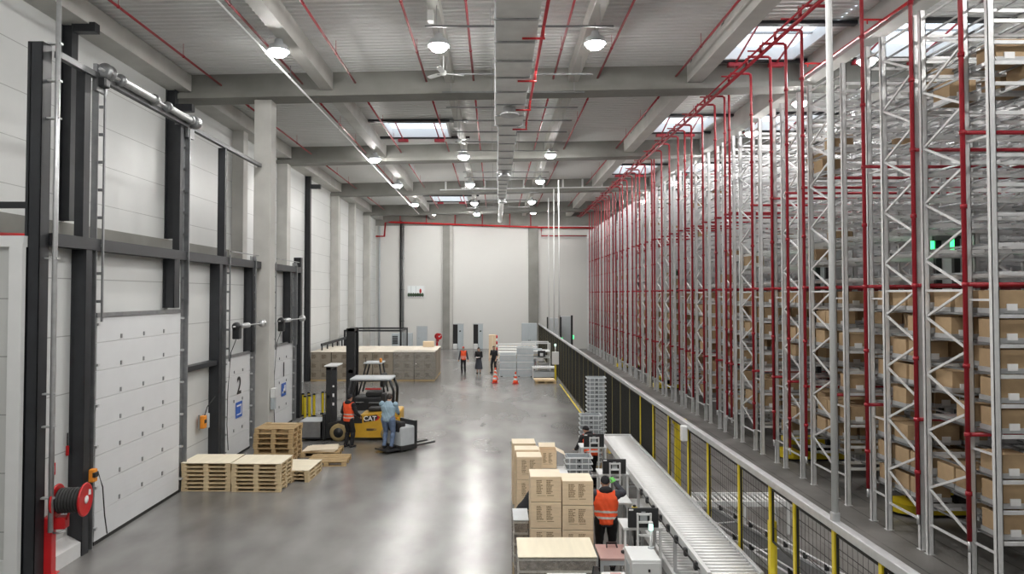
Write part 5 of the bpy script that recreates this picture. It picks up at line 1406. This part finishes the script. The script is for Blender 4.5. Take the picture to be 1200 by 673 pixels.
# ------------------------------------------------------------------ far end of the hall
def load(n):
    t = thing('boxed_pallet_load', 'load', 'pallet load')
    MB().b2((-0.6, -0.5, 0), (0.6, 0.5, 0.1)).build('pallet_base', M_WOODO, t)
    for c in range(2):
        for r in range(3):
            b = MB().b2((-0.6 + 0.603 * c, -0.5, 0.1 + 0.545 * r), (-0.6 + 0.603 * c + 0.597, 0.5, 0.1 + 0.545 * r + 0.54), bevel=0.008).build('carton', mat('grey_brown_cardboard', (0.30, 0.26, 0.205), 0.8, var=0.06, scale=4), t)
            m = MB(); print_bars(m, -0.55 + 0.603 * c, -0.15 + 0.603 * c, 0.25 + 0.545 * r, 0.5 + 0.545 * r, -0.501, c * 3 + r, 1); m.build('print', mat('dark_brown_print', (0.12, 0.085, 0.05), 0.85), b)
    MB().b2((-0.62, -0.52, 1.735), (0.62, 0.52, 1.755)).build('cover_sheet', mat('pale_cover_sheet', (0.76, 0.70, 0.60), 0.7, var=0.1, scale=1.5), t)
    return t
ld = load(0); k = 0
RN = ['front', 'second', 'third', 'back']
for r in range(4):
    for c in range(6):
        x = -10.42 + 1.24 * c + (0.02 if r % 2 else 0)
        o = ld if k == 0 else dup(ld); k += 1
        place(o, (x, 42.5 + 1.22 * r, 0), rng.uniform(-0.02, 0.02), 'brown boxed pallet load in the %s line, %s from the outer wall' % (RN[r], nth(c + 1)), 'boxed pallet loads')
        if r == 0 and c > 3: MB().b2((-0.63, -0.53, 0.08), (0.63, 0.53, 1.77), bevel=0.02).build('stretch_wrap', M_WRAP, o)
# film around the last load of the front line
t = thing('spare_carton', 'small cardboard box on the boxed pallet loads before the red hose reel', 'cardboard box', (-4.35, 46.0, 1.76))
MB().b2((-0.35, -0.25, 0), (0.35, 0.25, 0.35), bevel=0.008).build('carton', M_CARD, t); MB().b2((-0.34, -0.03, 0.35), (0.34, 0.03, 0.353)).build('tape', M_CARDTOP, t)
# black stillage frames
def stillage(label, x, y, lx, ly, h):
    t = thing('steel_stillage', label, 'stillage', (x, y, 0))
    for a in (-lx / 2, lx / 2):
        for b in (-ly / 2, ly / 2): MB().b2((a - 0.06, b - 0.06, 0), (a + 0.06, b + 0.06, h)).build('upright', M_BLACK, t)
    for z in (0.3, h - 0.12):
        for b in (-ly / 2, ly / 2): MB().b2((-lx / 2, b - 0.05, z), (lx / 2, b + 0.05, z + 0.12)).build('beam', M_BLACK, t)
        for a in (-lx / 2, lx / 2): MB().b2((a - 0.05, -ly / 2, z), (a + 0.05, ly / 2, z + 0.12)).build('beam', M_BLACK, t)
    for q in range(4):
        yy = -ly / 2 + ly * (q + 0.5) / 4
        MB().b2((lx / 2 - 0.03, yy - 0.04, 0.3), (lx / 2 + 0.03, yy + 0.04, h)).build('side_bar', M_GALV, t)
    return t
stillage('black steel stillage frame behind the boxed pallet loads', -8.75, 52.0, 4.0, 3.6, 2.65)
t = thing('guard_railing', 'black guard railing along the outer wall past the docks', 'railing', (-10.6, 0, 0))
for y in [43.0 + 1.4 * i for i in range(6)]: MB().b2((-0.04, y - 0.04, 0), (0.04, y + 0.04, 2.1)).build('baluster', M_BLACK, t)
MB().bar((0, 42.9, 2.1), (0, 50.1, 2.1), 0.12, 0.16).build('top_rail', M_BLACK, t); MB().bar((0, 42.9, 0.4), (0, 50.1, 0.4), 0.08, 0.1).build('lower_rail', M_BLACK, t)
# far wall fittings
Y = Y1
struct('column', MB().b2((-4.95, Y - 0.45, 0), (-4.3, Y, 11.75)), M_CONC)
struct('column', MB().b2((-4.3, Y - 0.35, 0), (-4.02, Y, 11.75)), M_CONCL)
struct('column', MB().b2((3.2, Y - 0.4, 0), (4.1, Y, 11.75)), M_CONC)
t = thing('drain_pipes', 'pair of dark downpipes on the far wall beside the small window', 'downpipe', (-8.85, Y - 0.14, 1.6))
for x in (-0.13, 0.11): MB().cyl((x, 0, 0), (x, 0, 10.6), 0.085, 12).build('pipe', M_GALV if x > 0 else M_DARK, t)
for z in (1, 4, 7, 10): MB().b2((-0.24, -0.02, z), (0.22, 0.13, z + 0.05)).build('clip', M_DARK, t)
t = thing('drain_pipe', 'grey downpipe in the far corner of the hall', 'downpipe', (-11.0, Y - 0.14, 0))
MB().cyl((0, 0, 0), (0, 0, 11.7), 0.09, 12).build('pipe', M_GREY, t); MB().b2((-0.1, 0, 4), (0.1, 0.13, 4.06)).build('clip', M_GREY, t)
wd = struct('window_20', MB().b2((-8.35, Y - 0.03, 4.86), (-6.7, Y, 4.96)).b2((-8.35, Y - 0.03, 5.98), (-6.7, Y, 6.03)).b2((-6.8, Y - 0.03, 4.9), (-6.65, Y, 6.03)).b2((-8.37, Y - 0.03, 4.9), (-8.3, Y, 6.03)), M_WHITE)
MB().b2((-8.3, Y - 0.012, 4.96), (-6.8, Y - 0.008, 5.98)).build('pane', mat('glowing_pane', (0.5, 0.52, 0.52), 0.15, emit=(0.9, 0.95, 0.95), estr=0.35), wd)  # glow added so the pane stands out from the wall
for i in range(7): MB().lathe([(0.05, 0), (0.13, 0.1), (0.12, 0.26), (0.03, 0.36)], (-8.2 + 0.215 * i, Y - 0.08, 4.97), 10).build('planter_leaves', M_HEDGE, wd)
MB().lathe([(0.03, 0), (0.1, 0.08), (0.1, 0.3), (0.04, 0.42)], (-7.1, Y - 0.08, 5.3), 12).build('red_figure', M_REDL, wd)  # small red shape standing for the figure inside the window
for x in (-8.0, -7.55): MB().b2((x - 0.02, Y - 0.02, 4.97), (x + 0.02, Y - 0.012, 5.97)).build('mullion', M_GREY, wd)
wd = struct('door_4', MB().b2((-7.4, Y - 0.06, 0), (-6.5, Y - 0.01, 2.1), bevel=0.01), M_GREYB)
MB().b2((-7.47, Y - 0.05, 0), (-7.41, Y, 2.17)).b2((-6.49, Y - 0.05, 0), (-6.43, Y, 2.17)).b2((-7.47, Y - 0.05, 2.11), (-6.43, Y, 2.17)).build('door_frame', M_GREY, wd)
MB().b2((-7.32, Y - 0.09, 1.0), (-7.2, Y - 0.06, 1.04)).build('door_handle', M_GALV, wd)
for n, x0, x1, x2 in ((5, -4.0, -3.55, -3.0), (6, -2.05, -1.6, -1.15)):
    wd = struct('door_%d' % n, MB().b2((x1, Y - 0.05, 0), (x2, Y - 0.01, 2.32), bevel=0.01), M_GREYB)
    MB().b2((x0, Y - 0.03, 0), (x1, Y - 0.005, 2.32)).build('opening_shade', M_DARKROOM, wd)  # near-black sheet paints the darkness past the open door
    MB().b2((x0 - 0.06, Y - 0.06, 2.33), (x2 + 0.05, Y, 2.4)).build('door_frame', M_GREY, wd)
    MB().b2((x1 + 0.15, Y - 0.056, 1.62), (x1 + 0.3, Y - 0.05, 1.75)).build('door_sign', M_INK, wd)
    t = tag(MB().b2((-0.2, -0.15, 0), (0.2, 0.15, 0.5), bevel=0.05).build('white_sack', M_WHITE), 'white sack standing in the %s dark doorway of the far wall' % ('first' if n == 5 else 'second'), 'sack'); t.location = ((x0 + x1) / 2, Y - 0.25, 0)
t = thing('electric_cabinet', 'pale grey electric cabinet behind the boxed pallet loads', 'cabinet', (-7.9, 57, 0))
MB().b2((-0.45, -0.3, 0), (0.1, 0.3, 2.0), bevel=0.01).build('louvre_section', M_GREYB, t); MB().b2((0.1, -0.3, 0), (0.65, 0.3, 2.05), bevel=0.01).build('body', M_GREYB, t); MB().b2((0.66, -0.3, 0), (1.2, 0.3, 2.05), bevel=0.01).build('body', M_GREYB, t)
for i in range(6): MB().b2((-0.4, -0.32, 1.2 + 0.11 * i), (0.05, -0.3, 1.27 + 0.11 * i)).build('louvre', M_DARK, t)
MB().b2((0.58, -0.33, 1.0), (0.62, -0.3, 1.15)).build('handle', M_DARK, t)
hose_reel((-5.35, Y - 1.6, 0), 0.95, 'red hose reel on red stand before the far wall', -1.15)
t = thing('sprinkler_main', 'red sprinkler main with droppers along the top of the far wall', 'sprinkler pipe', (0, Y - 0.5, 0))
MB().tube([(-11.3, 0, 10.7), (-10.5, 0, 10.7), (-10.4, 0, 12.0), (-9.9, 0, 12.05), (4.3, 0, 11.55), (10, 0, 11.5)], 0.085, 8).build('pipe', M_REDL, t)
for x in (-9, -6.5, -3.8, -1.2, 1.4, 3.4): MB().cyl((x, 0, 11.9 - 0.035 * (x + 9)), (x, 0, 13.0 + rz_(x)), 0.045, 8).build('dropper', M_RED, t)
MB().tube([(4.4, 0, 11.5), (4.4, 0, 10.75), (9.5, 0, 10.75)], 0.05, 8).build('branch', M_RED, t)
for x, z in ((-0.75, 3.0), (0.4, 2.9), (2.95, 3.2)):
    pass
def cone(label, x, y):
    t = thing('traffic_cone', label, 'traffic cone', (x, y, 0))
    MB().box((0, 0, 0.02), (0.36, 0.36, 0.04), bevel=0.015).build('foot', M_REDL, t)
    z = 0.04
    for i, (h_, m_) in enumerate(((0.16, 0), (0.12, 1), (0.12, 0), (0.12, 1), (0.14, 0))):
        r0 = 0.15 - 0.12 * (z - 0.04) / 0.66; r1 = 0.15 - 0.12 * (z + h_ - 0.04) / 0.66
        MB().lathe([(r0, z), (r1, z + h_)], (0, 0, 0), 18).build('band', (mat('cone_orange', (0.85, 0.09, 0.02), 0.5), M_PAPER)[m_], t); z += h_
    return t
cone('orange and white traffic cone in front of the person in black', 0.0, 41.2)
cone('orange and white traffic cone just behind the first cone', 0.03, 43.0)
cone('orange and white traffic cone in front of the grey crate stacks', 1.2, 40.8)
person('person in orange vest and red cap walking across the open floor', (-2.09, 46.5, 0), 0.2, 1.74, 0.0, ((-0.3, 0.05, 0.85), (0.32, 0.02, 0.85)), ((-0.09, 0.05), (0.09, -0.1)), (0.0, 0.0), 0.5,
       (('jacket', M_FABRIC_GREY), ('trousers', M_FABRIC_BLACK), ('shoes', M_FABRIC_BLACK), ('vest', M_VEST), ('cap', M_REDL)), voxel=0.0095)
person('person in long black dress holding papers on the open floor', (-1.06, 46.1, 0), 2.95, 1.72, 0.0, ((-0.09, 0.27, 1.1), (0.09, 0.27, 1.1)), ((-0.09, 0.0), (0.09, 0.05)), (0.15, 0.0), 0.6,
       (('jacket', M_FABRIC_BLACK), ('skirt', M_FABRIC_GREY), ('shoes', M_FABRIC_BLACK), ('longhair', M_HAIR)), voxel=0.0095)
t = tag(MB().b2((-0.14, -0.1, 0), (0.14, 0.1, 0.01)).build('paper_sheaf', M_PAPER), 'white papers in the hands of the person in the black dress', 'papers'); t.location = (-1.12, 45.75, 1.08)
person('person in black t-shirt and black trousers standing by the cones', (-0.06, 46.5, 0), 2.6, 1.78, 0.0, ((-0.24, 0.14, 0.9), (0.24, 0.16, 0.92)), ((-0.14, 0.0), (0.14, 0.05)), (0.1, 0.0), 0.5,
       (('tshirt', M_FABRIC_BLACK), ('trousers', M_FABRIC_BLACK), ('shoes', M_FABRIC_BLACK), ('hair', M_HAIR)), voxel=0.0095, wide=1.05)
# stacked folding crates, racking beams and the far workstation
def bigcrate():
    t = thing('folding_crate', 'crate', 'crate')
    m = MB(); X, Y_, Z, w_ = 0.52, 0.4, 0.44, 0.03
    m.b2((-X, -Y_, 0), (X, Y_, w_)); m.b2((-X, -Y_, 0), (X, -Y_ + w_, Z)); m.b2((-X, Y_ - w_, 0), (X, Y_, Z)); m.b2((-X, -Y_, 0), (-X + w_, Y_, Z)); m.b2((X - w_, -Y_, 0), (X, Y_, Z)); m.build('tub', M_GREYB, t)
    m = MB(); m.b2((-X - 0.01, -Y_ - 0.015, Z - 0.06), (X + 0.01, -Y_, Z)); m.build('rim', M_WHITE, t)
    m = MB(); m.b2((-X + 0.1, -Y_ - 0.01, 0.1), (X - 0.1, -Y_, 0.3)); m.build('side_panel', M_GREY, t)
    return t
bc = bigcrate(); k = 0
for c, n in ((0, 3), (1, 4)):
    for i in range(n):
        o = bc if k == 0 else dup(bc); k += 1
        place(o, (0.82 + 1.09 * c, 44.6, 0.06 + 0.45 * i), 0, 'blue-grey folding crate in the %s far stack, %s from the floor' % (('shorter', 'taller')[c], nth(i + 1)), 'far folding crates')
    t = tag(MB().b2((-0.54, -0.4, 0), (0.54, 0.4, 0.06)).build('crate_dolly', M_GREY), 'grey dolly under the %s far crate stack' % ('shorter', 'taller')[c], 'dolly'); t.location = (0.82 + 1.09 * c, 44.6, 0)
    for a in (-0.4, 0.4): MB().b2((a - 0.06, -0.41, 0.0), (a + 0.06, -0.39, 0.05)).build('skid', M_DARK, t)
for r, (y, z) in enumerate(((49.0, 0.0), (51.5, 0.0), (54.0, 0.0), (57.0, 0.0))):
    t = thing('shelf_beam_bundle', 'bundle of pale racking beams on trestles, %s line from the camera' % nth(r + 1), 'racking beams', (1.75, y, z), 0, 'bundles of racking beams')
    for a in (-1.2, 1.2): MB().b2((a - 0.06, -0.45, 0), (a + 0.06, 0.45, 0.55)).build('trestle', M_WOOD, t)
    for q in range(7): MB().b2((-1.55, -0.42 + 0.125 * q, 0.55), (1.55, -0.33 + 0.125 * q, 0.75)).build('beam', M_CONCL if q % 2 else M_WHITE, t)
    for q in range(9): MB().b2((-1.45 + 0.34 * q, -0.43, 0.8), (-1.28 + 0.34 * q, 0.4, 1.05)).build('beam_end', M_CARDTOP, t)
    MB().b2((-1.5, -0.42, 1.05), (1.5, 0.42, 1.18)).build('cover_plank', M_WHITE, t); MB().b2((-1.5, -0.42, 0.75), (1.5, 0.42, 0.8)).build('spacer', M_WOOD, t)
t = thing('marker_post', 'red and white banded post behind the person in black', 'post', (0.15, 56.0, 0))
for i in range(8): MB().cyl((0, 0, 0.24 * i), (0, 0, 0.24 * i + 0.24), 0.06, 12).build('band', M_REDL if i % 2 else M_PAPER, t)
MB().box((0, 0, 0.02), (0.4, 0.4, 0.04)).build('foot', M_DARK, t)
t = thing('spare_carton', 'tall cardboard box by the red and white post', 'cardboard box', (-0.2, 57.2, 0))
MB().b2((-0.3, -0.3, 0), (0.3, 0.3, 1.9), bevel=0.01).build('carton', M_CARD, t); MB().b2((-0.03, -0.303, 0.1), (0.03, -0.3, 1.8)).build('tape', M_CARDTOP, t)
t = thing('tall_cabinet', 'tall pale blue-grey double cabinet near the end of the fence', 'cabinet', (2.9, 59.2, 0))
for s in (-1, 1):
    MB().b2((min(0, s * 0.63), -0.4, 0.05), (max(0, s * 0.63), 0.4, 2.75), bevel=0.012).build('door', M_GREYB, t); MB().b2((s * 0.05 - 0.015, -0.43, 1.2), (s * 0.05 + 0.015, -0.4, 1.4)).build('handle', M_DARK, t)
MB().b2((-0.6, -0.38, 0), (0.6, 0.38, 0.06)).build('plinth', M_DARK, t)
t = thing('packing_station', 'white profile packing station with conveyors at the far fence', 'workstation', (2.75, 46.6, 0))
for x in (-0.95, 0.0, 0.85):
    for y in (-0.6, 0.9): MB().b2((x - 0.035, y - 0.035, 0), (x + 0.035, y + 0.035, 2.0 if y > 0 or x != 0 else 1.0)).build('upright', M_WHITE, t)
for y in (-0.6, 0.9): MB().b2((-0.95, y - 0.03, 1.95), (0.85, y + 0.03, 2.02)).build('cross_rail', M_WHITE, t)
for z in (0.5, 1.0, 1.4): MB().b2((-0.98, -0.62, z), (0.88, 0.92, z + 0.06), bevel=0.008).build('shelf', M_WHITE if z != 0.5 else M_GALVL, t)
for i, (x, y, z, a, b, c) in enumerate(((-0.6, 0.1, 1.46, 0.5, 0.4, 0.14), (0.1, 0.4, 1.46, 0.6, 0.5, 0.1), (-0.5, -0.2, 1.06, 0.5, 0.4, 0.24), (-0.35, 0, 0.56, 0.5, 0.5, 0.3))):
    MB().b2((x - a / 2, y - b / 2, z), (x + a / 2, y + b / 2, z + c), bevel=0.01).build('tray', M_GREYB if i % 2 else M_GALV, t)
MB().b2((0.05, -0.68, 1.1), (0.55, -0.62, 1.5), bevel=0.01).build('screen', M_DARK, t); MB().b2((0.2, -0.72, 1.15), (0.4, -0.68, 1.35)).build('screen_mount', M_WHITE, t)
t = thing('roller_table', 'low white roller table in front of the far packing station', 'table', (3.05, 43.6, 0))
MB().b2((-0.75, -0.4, 0.6), (0.7, 0.4, 0.7), bevel=0.01).build('frame', M_WHITE, t)
for x in (-0.7, 0.65):
    for y in (-0.36, 0.36): MB().b2((x - 0.03, y - 0.03, 0), (x + 0.03, y + 0.03, 0.6)).build('leg', M_WHITE, t)
for i in range(11): MB().cyl((-0.65 + 0.125 * i, -0.36, 0.7), (-0.65 + 0.125 * i, 0.36, 0.7), 0.03, 8).build('roller', M_ROLL, t)
MB().b2((-0.72, -0.38, 0.1), (0.66, 0.38, 0.42)).build('panel', M_GREY, t)
stack(po, True, 1, 2.95, 41.2, 0.0, 'brown pallet lying by the far end of the fence', grp='pallets lying on the floor')
t = tag(MB().b2((-0.6, -0.4, 0), (0.6, 0.4, 0.05)).build('cardboard_sheet', M_CARD), 'brown cardboard sheet on the pallet by the fence end', 'cardboard sheet'); t.location = (2.9, 41.5, 0.155)
t = thing('control_cabinet', 'narrow white control box on a yellow post at the fence corner', 'control box', (3.62, 42.0, 0))
MB().b2((-0.05, 0, 0), (0.05, 0.1, 1.0)).build('post', M_YEL, t); MB().b2((-0.2, -0.1, 1.0), (0.2, 0.1, 1.75), bevel=0.02).build('case', M_WHITE, t); MB().cyl((0, 0, 1.75), (0, 0, 2.1), 0.03, 8).build('pole', M_WHITE, t); MB().lathe([(0.05, 2.1), (0.05, 2.22)], (0, 0, 0), 12).build('lamp', M_CYANLED, t)
for i, (x, y, h_) in enumerate(((4.9, 58.5, 3.2), (6.0, 60.0, 3.3))):
    t = thing('lift_station', 'pale grey lift station with dark frame behind the fence, %s one' % nth(i + 1), 'lift station', (x, y, 0.006))
    MB().b2((-0.45, -0.4, 0), (0.45, 0.4, h_), bevel=0.01).build('case', M_GREY, t); MB().b2((-0.6, -0.45, 0), (-0.46, -0.3, h_ + 0.1)).build('post', M_DARK, t); MB().b2((0.46, -0.45, 0), (0.62, -0.3, h_ + 0.1)).build('post', M_DARK, t); MB().b2((0.62, -0.45, h_ - 1.9), (0.7, -0.38, h_ - 1.6)).build('status_light', M_GREENLED, t)
